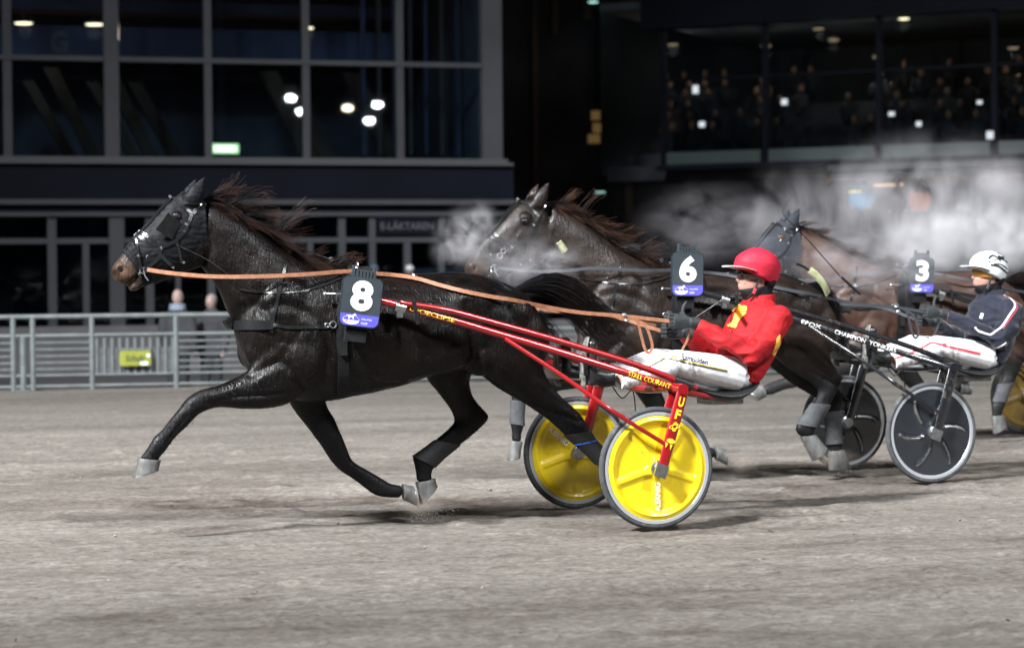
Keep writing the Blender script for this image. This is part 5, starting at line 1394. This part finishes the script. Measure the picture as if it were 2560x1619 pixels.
def build_driver(fr, label, S, lean, stripe=None):
    """S: jacket, helmet, lens materials. lean moves the upper body towards the horse"""
    hip = F8.P(1835, 945, 0)
    def D(v):
        k = smooth01(hip.z+.02, hip.z+.55, v.z); return Vector((v.x - lean*k, v.y, v.z))
    t = thing('person', label, 'person', fr, Vector((hip.x, 0, hip.z-.06)), 'sulky drivers')
    # body: head, neck, trunk and limbs in one skin
    m = MB()
    m.loft([ringh(760,1872,1926,.058), ringh(738,1866,1926,.058), ringh(728,1850,1922,.052), ringh(720,1847,1926,.058), ringh(712,1848,1931,.064), ringh(703,1849,1936,.068), ringh(694,1851,1940,.071),
            ringh(684,1849,1943,.074), ringh(670,1846,1946,.077), ringh(652,1850,1946,.074), ringh(637,1866,1938,.058)], 22)
    def X_(px, py, y): return F8.P(px, py, y)
    m.tube([X_(1853,684,0), X_(1847,695,0), X_(1842,703,0)], [.007,.010,.013], 10); m.ell(X_(1848,705,0), (.012,.018,.008), 10, 8)
    for y in (-.014, .014): m.ell(X_(1848,705,0)+Vector((.004,y,0)), (.009,.009,.007), 8, 6)
    m.ell(X_(1848,714,0), (.008,.022,.005), 10, 6); m.ell(X_(1849,719,0), (.008,.019,.005), 10, 6); m.ell(X_(1853,731,0), (.014,.022,.013), 10, 8)
    for y in (-.030,.030): m.ell(X_(1860,704,0)+Vector((0,y,0)), (.022,.016,.020), 10, 8); m.ell(X_(1851,680,0)+Vector((0,y,0)), (.010,.022,.008), 10, 6)
    m.loft([pr(F8,(1815,920),(1885,960),.15), pr(F8,(1812,890),(1910,905),.155), pr(F8,(1822,840),(1938,845),.165), pr(F8,(1845,785),(1940,800),.165), pr(F8,(1866,762),(1928,765),.09)], 20)
    SHO = lambda s: [(X_(1912,797,0), .17), (X_(1880,846,0), .225), (X_(1838,884,0), .24), (X_(1780,848,0), .19), (X_(1727,812,0), .115 if s < 0 else .06)]
    def limb(pts, rad, s): return [Vector((p.x, s*y, p.z)) for p, y in pts], rad
    HIPS = [(X_(1828,935,0), .095), (X_(1745,918,0), .14), (X_(1664,902,0), .175), (X_(1590,928,0), .20), (X_(1512,948,0), .215)]
    FAR = [Vector((0,0,0)), Vector((-.01,0,0)), Vector((-.03,0,-.0)), Vector((-.02,0,0)), Vector((0,0,0))]
    dh = Vector((-.035,0,-.045))
    for s in (-1, 1):
        P, rr = limb(SHO(s), [.07,.058,.05,.043,.034], s)
        if s > 0: P[4] = P[4] + dh; P[3] = P[3] + dh*.5
        m.tube(P, rr, 14)
        P, rr = limb(HIPS, [.085,.078,.06,.05,.04], s); m.tube(P, rr, 14)
    m.v = [D(v) for v in m.v]
    mkobj('body', remesh(m, .0075, 3, 'body'), M_skin, t)
    # trousers
    m = MB(); m.ell(X_(1838,935,0), (.125,.175,.115), 18, 12)
    for s in (-1, 1):
        P, rr = limb(HIPS, [.106,.091,.073,.064,.058], s); m.tube(P[:3] + [P[2].lerp(P[3], .35)] + P[3:], rr[:3]+[.070]+rr[3:], 16); m.ell(P[2], (.073,)*3)
    m.v = [D(v) for v in m.v]; me = remesh(m, .008, 4, 'trousers')
    kn = X_(1664,902,0)
    def fold(p):                                                # folds: fine at the knee bend and lower leg
        w_ = .09 + .95*math.exp(-((p.x-kn.x-.02)/.10)**2)*(p.z < kn.z+.02) + .55*(p.x < kn.x-.1)
        q = Vector((p.x*26 + p.z*10, p.y*8, p.z*9)); return ((.55-abs(noise.noise(q)))*.026 - .010 + noise.noise(p*14)*.005)*w_
    displace(me, fold)
    bt = bvh_of(me); mkobj('trousers', me, M_pants, t)
    # jacket
    m = MB(); m.loft(sm([pr(F8,(1808,934),(1880,966),.175), pr(F8,(1800,912),(1902,940),.185), pr(F8,(1796,880),(1930,890),.188), pr(F8,(1806,840),(1949,845),.198), pr(F8,(1832,790),(1949,805),.200),
                      pr(F8,(1850,766),(1938,772),.165), pr(F8,(1860,752),(1934,750),.100), pr(F8,(1862,744),(1934,740),.088)]), 28)
    for s in (-1, 1):
        P, rr = limb(SHO(s), [.094,.080,.070,.060,.047], s)
        if s > 0: P[4] = P[4] + dh; P[3] = P[3] + dh*.5
        m.tube(P[:2]+[P[1].lerp(P[2],.6)]+P[2:], rr[:2]+[.076]+rr[2:], 16); m.ell(P[2], (.072,)*3); m.ell(P[0], (.098,.09,.09))
    m.v = [D(v) for v in m.v]; me = remesh(m, .008, 4, 'jacket')
    el = X_(1838,884,-.24)
    def fold2(p):
        w_ = .6 + 1.0*math.exp(-((p-D(el)).length/.16)**2)
        q = Vector((p.x*14 + p.z*14, p.y*7, p.z*16 - p.x*8)); return ((.5-abs(noise.noise(q*.62)))*.026 - .010 + noise.noise(p*13)*.005)*w_
    displace(me, fold2)
    bj = bvh_of(me); jk = mkobj('jacket', me, S['jacket'], t)
    m = MB(); m.loft([(c, a*1.0, b) for c, a, b in (pr(F8,(1861,752),(1935,750),.094), pr(F8,(1861,744),(1936,738),.090), pr(F8,(1864,740),(1936,733),.084))], 26, False); m.v = [D(v) for v in m.v]; m.obj('collar', S['jacket'], jk)
    def on(bv, px, py, lift=.003):
        d = F8.dir(px, py); h = bv.ray_cast(F8.c + Vector((lean*.0,0,0)), d)
        return (h[0]+h[1]*lift, h[1]) if h[0] else (F8.P(px, py, -.2), Vector((0,-1,0)))
    def line(bv, pxs, wd, mt, name, par, lift=.002, shift=0):
        P, N = [], []
        for q in catmull([Vector((x, y, 0)) for x, y in pxs], 5):
            d_ = F8.dir(q.x, q.y); h_ = bv.ray_cast(F8.c, d_)
            if h_[0] is None: continue
            P.append(h_[0]+h_[1]*lift); N.append(h_[1])
        if len(P) < 2: return None
        mb = MB(); mb.ribbon(P, N, wd, .0015); return mb.obj(name, mt, par, False)
    tr = [o for o in t.children if o.name.startswith('trousers')][0]
    seam = [(1818,928),(1760,916),(1700,903),(1666,896),(1650,903),(1620,918),(1580,934),(1545,944),(1515,952)]
    if S.get('seam') == 'red': line(bt, seam, .016, M_redp, 'side_stripe', tr)
    else:
        line(bt, seam, .006, M_vinyl, 'side_stripe', tr); line(bt, [(x, y-4) for x, y in seam], .005, M_yprint, 'side_piping', tr)
    def proj_text(name, s, ctr, ang, wd_px, ht_px, mt, bv, par, bold=.02):
        vs, fs = fit_text(s, wd_px, ht_px, bold); a = R(ang); mb = MB(); out = []
        for v in vs: out.append(on(bv, ctr[0] + v.x*math.cos(a) + v.y*math.sin(a), ctr[1] + v.x*math.sin(a) - v.y*math.cos(a), .003)[0])
        mb.add(out, fs); return mb.obj(name, mt, par, False, fix=False)
    M_ink = mat('navy_print', (.015,.02,.06), .6)
    if S.get('text'):
        proj_text('trouser_lettering', S['text'], (1736,898), 13, 68, 15, M_ink, bt, tr, .015)
        for cx, cy, mt in ((1686,889,M_yprint), (1689,892.5,M_blue), (1681,892,M_redp)):
            mb = MB(); mb.add([on(bt, cx+dx*5, cy+dy*4, .003)[0] for dx, dy in ((-1,.8),(1,.8),(0,-.9))], [(0,1,2)]); mb.obj('triangle_mark', mt, tr, False, fix=False)
        # orange chest and back emblem, smoothed rectangles of printed cloth
        def patch(name, poly, mt):
            mb = MB(); g = []; x0, x1, y0, y1 = min(p[0] for p in poly), max(p[0] for p in poly), min(p[1] for p in poly), max(p[1] for p in poly)
            def inside(x, y):
                c_ = False; j = len(poly)-1
                for i in range(len(poly)):
                    if (poly[i][1] > y) != (poly[j][1] > y) and x < (poly[j][0]-poly[i][0])*(y-poly[i][1])/(poly[j][1]-poly[i][1])+poly[i][0]: c_ = not c_
                    j = i
                return c_
            st = 2.0; idx = {}; vs, fs = [], []
            def vid(i, j):
                if (i, j) not in idx: idx[(i, j)] = len(vs); vs.append(on(bj, x0+i*st, y0+j*st, .0035)[0])
                return idx[(i, j)]
            for i in range(int((x1-x0)/st)+1):
                for j in range(int((y1-y0)/st)+1):
                    if inside(x0+(i+.5)*st, y0+(j+.5)*st): fs.append((vid(i,j), vid(i+1,j), vid(i+1,j+1), vid(i,j+1)))
            mb.add(vs, fs); return mb.obj(name, mt, jk, True, fix=False)
        patch('chest_emblem', [(1846,762),(1869,766),(1866,782),(1848,802),(1840,820),(1816,814),(1832,804),(1836,788),(1842,778),(1830,778)], M_orange)
        patch('back_emblem', [(1942,842),(1950,836),(1950,862),(1936,888),(1928,886),(1938,862)], M_orange)
        line(bj, [(1838,748+10),(1833,775),(1828,800),(1824,846)], .004, M_vinyl, 'microphone_cord', jk, .004)
    if S.get('stripe'):
        line(bj, [(1898,752),(1915,765),(1925,785),(1905,815),(1880,850),(1846,872)], .012, M_white, 'sleeve_stripe', jk)
        line(bj, [(1846,872),(1815,862),(1800,850)], .012, M_white, 'sleeve_stripe', jk); line(bj, [(1900,755),(1920,768),(1932,790),(1912,818),(1886,853)], .004, M_redp, 'sleeve_piping', jk)
        line(bj, [(1840,950),(1852,920),(1880,905),(1895,895)], .010, M_white, 'side_stripe', jk)
        proj_text('chest_mark', 'I', (1828,815), 20, 8, 16, M_white, bj, jk, .02)
    # helmet, visor, goggles, neck warmer
    m = MB(); m.loft(sm([pr(F8,(1846,674),(1926,714),.090), pr(F8,(1840,670),(1931,714),.106), pr(F8,(1838,658),(1944,694),.116), pr(F8,(1843,643),(1949,672),.117), pr(F8,(1856,629),(1943,650),.102), pr(F8,(1876,621),(1926,631),.066), pr(F8,(1893,619),(1910,622),.022)], 5), 30)
    m.v = [D(v) for v in m.v]; me = remesh(m, .006, 5, 'helmet')
    if S.get('cover'): displace(me, lambda p: noise.noise(Vector((p.x*16+p.z*20, p.y*14, p.z*16)))*.004)
    bh = bvh_of(me); hl = mkobj('helmet', me, S['helmet'], t)
    if not S.get('cover'):
        for i, pl in enumerate(([(1880,628),(1900,624),(1915,632),(1895,640),(1878,634)], [(1862,650),(1885,644),(1910,655),(1940,672)], [(1850,644),(1862,634),(1876,640)], [(1866,658),(1895,664),(1925,692)], [(1905,642),(1930,652),(1942,680)],
                                [(1856,662),(1880,666),(1905,684),(1922,700)], [(1900,650),(1918,662),(1930,684)], [(1886,650),(1880,640),(1898,646)], [(1848,655),(1858,650)], [(1912,640),(1926,642)])):
            line(bh, pl, (.012,.007,.016,.007,.010)[i % 5], (M_vinyl, M_matte, M_vinyl, M_matte, M_blue)[i % 5], 'helmet_graphic', hl)
    m = MB(); a = D(F8.P(1872, 676, 0)); b = D(F8.P(1808, 664, 0)); rs = []
    for k in range(11):
        q = k/10; wv = .112*math.sqrt(max(0, 1-q**3.0))+.004; rs.append((a.lerp(b, q) + Vector((0,0,.010*math.sin(q*math.pi)-.004)), Vector((0,wv,-.0)), Vector((0,0,.0055))))
    m.loft(rs, 18); m.obj('visor', M_visor if S.get('cover') else S['helmet'], hl)
    m = MB(); m.loft([ringh(701,1853,1916,.0765), ringh(696,1846,1920,.080), ringh(684,1843,1922,.083), ringh(673,1845,1922,.083)], 26); m.v = [D(v) for v in m.v]; m.obj('goggles', S['lens'], t)
    m = MB(); m.loft([ringh(724,1846,1930,.070,0,-10), ringh(734,1849,1930,.072), ringh(746,1858,1930,.072), ringh(758,1866,1930,.078)], 22)
    m.ell(F8.P(1914,704,0), (.060,.088,.055)); m.v = [D(v) for v in m.v]; mkobj('neck_warmer', remesh(m, .007, 3, 'neck_warmer'), M_matte, t)
    c = D(F8.P(1886, 727, -.086)); m = MB(); m.box(c, (.014,.012,.034), Matrix.Rotation(R(25),3,'Y')); m.obj('chin_buckle', M_redp if S.get('cover') else M_steel, hl, False)
    m = MB(); m.tube([D(F8.P(1898,700,-.088)), c, D(F8.P(1868,746,-.062))], .006, 6); m.obj('chin_strap', M_vinyl, hl)
    # gloves
    f = Vector((-.93, 0, .12)).normalized(); u = Vector((.12,0,.97)).normalized()
    hands = []
    for s, (px, py, y) in ((-1, (1702,803,-.10)), (1, (1683,829,.035))):
        c = D(F8.P(px, py, y)); m = build_glove(None, c, f, Vector((0, -s, 0)), u, s, 1.08)
        gm = remesh(m, .0042, 2, 'glove'); mkobj('glove', gm, M_glove, t); hands.append(c)
    # boots: sole stands upright on the footrest
    for s in (-1, 1):
        m = MB(); an = F8.P(1512, 945, -.215); an = Vector((an.x, s*.215, an.z)); to = F8.P(1478, 862, -.215); to = Vector((to.x, s*.22, to.z)); he = F8.P(1476, 962, -.215); he = Vector((he.x, s*.22, he.z))
        m.tube([an + Vector((.05,0,.008)), an, he.lerp(to,.25)], [.056,.056,.050], 14); m.tube([he, he.lerp(to,.35), he.lerp(to,.7), to], [.046,.050,.046,.034], 14, flat=.9); m.ell(to, (.034,.040,.038))
        bo = mkobj('boot', remesh(m, .007, 3, 'boot'), M_boot, t)
        m = MB(); sx = Vector((-.050,0,0)); ax = (to-he)
        m.loft([(he - ax*.10 + sx*.75, Vector((0,.030,0)), Vector((.014,0,0))), (he + sx, Vector((0,.040,0)), Vector((.015,0,0))), (he.lerp(to,.45)+sx, Vector((0,.038,0)), Vector((.013,0,0))), (he.lerp(to,.8)+sx*.95, Vector((0,.047,0)), Vector((.013,0,0))), (to + ax*.20 + sx*.55, Vector((0,.030,0)), Vector((.012,0,0)))], 18)
        m.obj('sole', M_sole, bo)
    return t, hands, D
dr8, H8, DD8 = build_driver(F8, 'driver in red jacket, red helmet cover and white trousers leaning back on the red sulky', dict(jacket=M_jred, helmet=M_hred, lens=M_lens, cover=True, text='Ramudden'), 0.0)
dr6, H6, DD6 = build_driver(F6, 'driver in black jacket with white piping, patterned white helmet and white trousers', dict(jacket=M_jblk, helmet=M_hwht, lens=M_lensy, seam='red', stripe=True), .10)

# ================================================================== reins and whips
def build_reins(fr, key, hands, mt, label, wd):
    D = HORSES[key][2]; t = thing('reins', label, 'reins', fr, Vector((-1.2, 0, 1.2)))
    for s, hand in ((-1, hands[0]), (1, hands[1])):
        pts = [F8.P(px, py, y) for px, py, y in ((368,674,-.085),(430,683,-.12),(530,691,-.165),(640,691,-.20),(760,686,-.185),(872,678,-.115),(930,683,-.12))]
        pts = [D(Vector((p.x, -s*p.y if s > 0 else p.y, p.z))) for p in pts]
        b = [snap(8, px, py, .016)[0] for px, py in ((985,694),(1040,702),(1100,718),(1160,731),(1220,743),(1280,753))] + [F8.P(px, py, y) for px, py, y in ((1370,768,-.17),(1450,781,-.145),(1560,790,-.115))]
        pts += [Vector((p.x, p.y*(-s if s > 0 else 1), p.z)) for p in b] + [hand + Vector((-.06, 0, .0)), hand + Vector((.01, 0, -.01))]
        P = catmull(pts, 6); m = MB(); m.ribbon(P, Vector((0,-1,.15)), wd, .004); m.obj('rein', mt, t, False)
    h = hands[0]
    lp = [F8.P(px, py, y) for px, py, y in ((1558,788,-.12),(1590,800,-.12),(1603,840,-.12),(1612,872,-.12),(1622,882,-.12),(1630,868,-.12),(1626,845,-.12),(1612,812,-.115),(1590,800,-.11),(1640,812,-.09))]
    m = MB(); m.ribbon(catmull(lp, 6), Vector((0,-1,.1)), wd*.75, .004); m.obj('loose_loop', mt, t, False)
    lp = [h + Vector((.06,.02,-.05)), h + Vector((.05,.02,-.11)), h + Vector((.0,.01,-.19)), h + Vector((-.02,0,-.24))]
    m = MB(); m.ribbon(catmull(lp, 5), Vector((0,-1,.1)), wd*.6, .004); m.obj('hanging_end', mt, t, False)
    m = MB()
    for px, py in ((1562,786), (1567,800)): m.ring(F8.P(px, py, -.115), (.2,-.6,1), .014, .003); m.ell(F8.P(px, py, -.115), (.014,.010,.007), 10, 6)
    m.obj('rein_buckle', M_chrome, t)
    return t
build_reins(F8, 8, H8, M_rein, 'tan webbing reins running from the black horse bit to the red driver', .0225)
M_reink = mat('black_webbing', (.03,.033,.04), .55)
build_reins(F6, 6, H6, M_reink, 'black reins running along the dark brown horse to its driver', .022)
D3_ = HORSES[3][2]
t = thing('reins', 'black rein lying along the neck and back of the reddish bay horse', 'reins', F3, Vector((-1.2,0,1.2)))
pts = [D3_(F8.P(px, py, y)) for px, py, y in ((368,674,-.085),(530,691,-.165),(700,691,-.21),(872,678,-.115),(930,683,-.12),(985,690,-.2),(1100,712,-.30),(1220,738,-.29),(1318,755,-.24),(1560,790,-.1))]
m = MB(); m.ribbon(catmull(pts, 6), Vector((0,-1,.15)), .022, .004); m.obj('rein', M_reink, t, False)
h = H8[1]; p0 = h + Vector((-.07,-.02,.0)); t = thing('whip', 'short black whip handle gripped in the red driver far hand', 'whip', F8, p0)
m = MB(); m.tube([h+Vector((-.085,-.03,-.004)), h+Vector((.05,-.02,.035))], .010, 10); m.obj('handle', M_vinyl, t)
m = MB(); m.tube(catmull([h+Vector((.05,-.02,.035)), h+Vector((.20,.02,.11)), h+Vector((.45,.06,.25))], 5), [.005-.0003*i for i in range(11)], 6); m.obj('shaft', M_vinyl, t)
p0 = H6[0]; t = thing('whip', 'thin whip rising from behind the red helmet over the bay horse ears', 'whip', F6, F6.P(1985, 560, -.1))
m = MB(); m.tube(catmull([F6.P(2100,690,-.1), F6.P(2020,600,-.15), F6.P(1962,540,-.2), F6.P(1960,520,-.2), F6.P(1982,487,-.2)], 6), [.004-.0001*i for i in range(25)], 6); m.obj('shaft', M_vinyl, t)
m = MB(); m.tube([F6.P(2104,693,-.1), F6.P(2150,735,-.08)], .009, 8); m.obj('handle', M_vinyl, t)
# ================================================================== spectators
def spectator(pos, face, label, coat, legs, head_c, hair_m, scarf=None, cap=None, h=1.76, group=None):
    fr = Frame(pos, face); k = h/1.76
    t = thing('person', label, 'person', fr, (0,0,0), group)
    V_ = lambda x, y, z: Vector((x*k, y*k, z*k))
    m = MB(); m.ell(V_(0,-.01,1.64), (.078*k,.098*k,.12*k)); m.tube([V_(0,.01,1.42), V_(0,0,1.56)], .055*k); m.ell(V_(0,-.11,1.63), (.014,.018,.022), 8, 6)
    m.loft([(V_(0,0,.92), V_(.16,0,0), V_(0,.11,0)), (V_(0,0,1.2), V_(.17,0,0), V_(0,.11,0)), (V_(0,0,1.42), V_(.15,0,0), V_(0,.1,0))], 14)
    arms = lambda s: [V_(s*.19,0,1.42), V_(s*.25,.01,1.16), V_(s*.23,-.06,.94), V_(s*.21,-.1,.80)]
    for s in (-1, 1):
        m.tube([V_(s*.09,0,.9), V_(s*.095,.0,.5), V_(s*.10,.02,.08), V_(s*.10,-.10,.05)], [.08*k,.058*k,.045*k,.045*k]); m.tube(arms(s), [.06*k,.05*k,.04*k,.038*k])
    mkobj('body', remesh(m, .016, 3, 'body'), head_c, t)
    m = MB(); m.loft([(V_(0,0,.80), V_(.215,0,0), V_(0,.15,0)), (V_(0,0,1.1), V_(.205,0,0), V_(0,.145,0)), (V_(0,0,1.36), V_(.215,0,0), V_(0,.13,0)), (V_(0,0,1.47), V_(.13,0,0), V_(0,.1,0)), (V_(0,.01,1.54), V_(.085,0,0), V_(0,.08,0))], 16)
    for s in (-1, 1): m.tube(arms(s)[:3] + [arms(s)[2].lerp(arms(s)[3], .5)], [.085*k,.072*k,.062*k,.056*k])
    mkobj('coat', remesh(m, .018, 3, 'coat'), coat, t)
    m = MB()
    for s in (-1, 1): m.tube([V_(s*.09,0,.9), V_(s*.095,0,.5), V_(s*.10,.02,.09)], [.10*k,.08*k,.07*k])
    mkobj('trousers', remesh(m, .018, 3, 'trousers'), legs, t)
    for s in (-1, 1):
        m = MB(); m.loft([(V_(s*.10,.08,.05), V_(.045,0,0), V_(0,0,.05)), (V_(s*.10,-.05,.045), V_(.05,0,0), V_(0,0,.045)), (V_(s*.10,-.17,.035), V_(.04,0,0), V_(0,0,.03))], 10); m.obj('shoe', M_vinyl, t)
    if hair_m:
        m = MB(); m.ell(V_(0,.025,1.675), (.084*k,.095*k,.098*k)); m.obj('hair', hair_m, t)
    if cap:
        m = MB(); m.ell(V_(0,.01,1.70), (.098*k,.118*k,.085*k)); m.loft([(V_(0,-.08,1.68), V_(.07,0,0), V_(0,0,.006)), (V_(0,-.17,1.67), V_(.05,0,0), V_(0,0,.005))], 10); m.obj('cap', cap, t)
    if scarf:
        m = MB(); m.lathe([(.085*k,1.46*k),(.125*k,1.46*k),(.115*k,1.545*k),(.08*k,1.55*k)], (0,0,0), 'z', 16); m.obj('scarf', scarf, t)
    return t
M_pskin = mat('pale_skin', (.27,.19,.165), .6)
M_kcoat = mat('dark_coat', (.026,.027,.032), .85, var=.2, vscale=6); M_kleg = mat('dark_trousers', (.012,.012,.014), .85); M_scarf = mat('pale_scarf', (.16,.19,.25), .8); M_hgrey = mat('grey_hair', (.18,.16,.15), .7)
M_hbrown = mat('dark_hair_short', (.03,.02,.015), .7); M_bluej = mat('blue_jacket', (.05,.28,.52), .7); M_orj = mat('rust_jacket', (.45,.16,.08), .75); M_cwht = mat('white_cap', (.7,.7,.72), .7); M_cblu = mat('blue_cap', (.10,.13,.20), .7); M_gcoat = mat('grey_coat', (.10,.10,.11), .8)
def stand(px, d, z): 
    p = at_depth(px, 700, d); return (p.x, p.y, z)
spectator(stand(443, 33.2, -.42), R(160), 'bald man with pale blue scarf in dark coat behind the fence', M_kcoat, M_kleg, M_pskin, None, M_scarf)
spectator(stand(527, 33.5, -.42), R(-15), 'grey haired man in dark coat facing the track behind the fence', M_kcoat, M_kleg, M_pskin, M_hgrey, None, None, 1.68)
p = FL.world((FL.P(1024, 660, -1.0).x, -1.0, .04)); spectator(tuple(p), R(10), 'person in a white cap on the terrace behind the black horse', M_gcoat, M_kleg, M_pskin, M_hbrown, None, M_cwht, 1.72)
p = FL.world((FL.P(935, 660, -1.2).x, -1.2, .04)); spectator(tuple(p), R(30), 'person in a dark blue cap on the terrace behind the black horse', M_kcoat, M_kleg, M_pskin, M_hbrown, None, M_cblu, 1.74)
zb = FR.P(2200, 600, -3.4).z
for px, cm, hm, lab, hh in ((2155, M_bluej, M_hbrown, 'person in a bright blue jacket under the stand canopy in the steam', 1.85), (2300, M_orj, M_hbrown, 'person in a rust red jacket under the stand canopy in the steam', 1.62),
                            (2418, M_gcoat, M_hgrey, 'person in a grey coat beside the dark canopy post in the steam', 1.70), (2245, M_kcoat, M_hbrown, 'person in a black coat under the stand canopy in the steam', 1.60)):
    q = FR.P(px, 560, -1.4); spectator(tuple(FR.world((q.x, -1.4, zb))), R(-20), lab, cm, M_kleg, M_pskin, hm, None, None, hh)

# ================================================================== steam
def steam_mat(name, dens, scale, stretch, lo, hi, col_=(.96,.94,.98), emph=1.0):
    m = bpy.data.materials.new(name); m.use_nodes = True
    n, l = m.node_tree.nodes, m.node_tree.links; n.remove(n['Principled BSDF'])
    v = n.new('ShaderNodeVolumePrincipled'); v.inputs['Color'].default_value = (*col_, 1); v.inputs['Anisotropy'].default_value = -.25
    tc = n.new('ShaderNodeTexCoord')
    ln = n.new('ShaderNodeVectorMath'); ln.operation = 'LENGTH'
    l.new(tc.outputs['Object'], ln.inputs[0])                       # unit ball: object space runs to 1
    fall = n.new('ShaderNodeMapRange'); fall.interpolation_type = 'SMOOTHERSTEP'; fall.inputs[1].default_value = .98; fall.inputs[2].default_value = .12; fall.inputs[3].default_value = 0; fall.inputs[4].default_value = 1
    l.new(ln.outputs['Value'], fall.inputs[0])
    mp = n.new('ShaderNodeMapping'); mp.inputs['Scale'].default_value = stretch; l.new(tc.outputs['Object'], mp.inputs['Vector'])
    t = n.new('ShaderNodeTexNoise'); t.inputs['Scale'].default_value = scale; t.inputs['Detail'].default_value = 4; t.inputs['Distortion'].default_value = .6; l.new(mp.outputs[0], t.inputs['Vector'])
    r = n.new('ShaderNodeMapRange'); r.inputs[1].default_value = lo; r.inputs[2].default_value = hi; l.new(t.outputs[0], r.inputs[0])
    a = n.new('ShaderNodeMath'); a.operation = 'MULTIPLY'; l.new(fall.outputs[0], a.inputs[0]); l.new(r.outputs[0], a.inputs[1])
    b = n.new('ShaderNodeMath'); b.operation = 'MULTIPLY'; b.inputs[1].default_value = dens; l.new(a.outputs[0], b.inputs[0])
    l.new(b.outputs[0], v.inputs['Density']); l.new(v.outputs[0], n['Material Output'].inputs['Volume'])
    return m
def dust(label, fr, px, py, y, rad, dens):
    c = fr.P(px, py, y); m = MB(); m.ell((0,0,0), (1,1,1), 20, 14)
    o = m.obj('dust_puff', steam_mat('dust', dens, 2.4, (1,1,1), .34, .70, (.55,.47,.40)), None)
    o.matrix_world = fr.M @ Matrix.Translation(Vector((c.x, y, rad[2]+.03))) @ Matrix.Diagonal((*rad, 1)); return tag(o, label, 'dust', kind='stuff')
def steam(label, fr, px, py, y, rad, dens, scale=1.6, stretch=(1,1,1.6), lo=.40, hi=.70, tilt=0):
    c = fr.P(px, py, y); m = MB(); m.ell((0,0,0), (1,1,1), 20, 14)
    o = m.obj('steam', steam_mat('steam_vapour', dens, scale*.75, tuple(stretch[i]*rad[i]/rad[2] for i in range(3)), lo, hi), None)
    o.matrix_world = fr.M @ Matrix.Translation(c) @ Matrix.Rotation(R(tilt), 4, 'Y') @ Matrix.Diagonal((*rad, 1))
    return tag(o, label, 'steam', kind='stuff')
steam('puff of breath in front of the dark brown horse nose', F6, 1165, 590, -.05, (.34,.18,.26), 5.2, 2.6, (1,1,1), lo=.42, hi=.72, tilt=-40)
steam('veil of steam over the cheek and jaw of the dark brown horse', F6, 1320, 650, -.40, (.55,.16,.20), 2.0, 2.6, lo=.40, hi=.76)
steam('dense bright bank of steam above the reddish bay horse back', F3, 2520, 595, .75, (1.9,.6,.46), 5.0, 2.4, (1,1,.9), lo=.38, hi=.80)
steam('rising cloud of steam over the reddish bay horse and behind the white helmet', F3, 2360, 520, .9, (1.9,.6,.85), 2.1, 3.2, (1,1,.8), lo=.42, hi=.78)
steam('thin steam drifting off the reddish bay horse head', F3, 1985, 545, .45, (.75,.35,.60), 1.5, 2.4, (1,1,.8), lo=.40, hi=.76)
steam('thin steam veil along the flank of the reddish bay horse', F3, 2190, 655, -.55, (1.25,.22,.40), 2.2, 2.8, lo=.36, hi=.78)
steam('faint steam rising off the back of the dark brown horse', F6, 1780, 565, .55, (.75,.3,.42), .8, 2.6, lo=.38, hi=.78)
steam('faint steam hanging over the rump of the black horse', F8, 1310, 655, .5, (.50,.25,.28), 1.4, 2.4, lo=.40, hi=.76)

dust('puff of sand dust behind the lifted front hoof of the black horse', F8, 1055, 1280, .10, (.17,.10,.085), 9.0)
dust('puff of sand dust under the bandaged hind hooves beside the dark wheel', F6, 2095, 1165, .10, (.26,.12,.10), 7.0)
dust('puff of sand dust by the hoof trailing behind the yellow wheel', F6, 1850, 1175, .13, (.20,.10,.09), 7.0)

for o in THINGS:
    if '_b' in o: del o['_b']
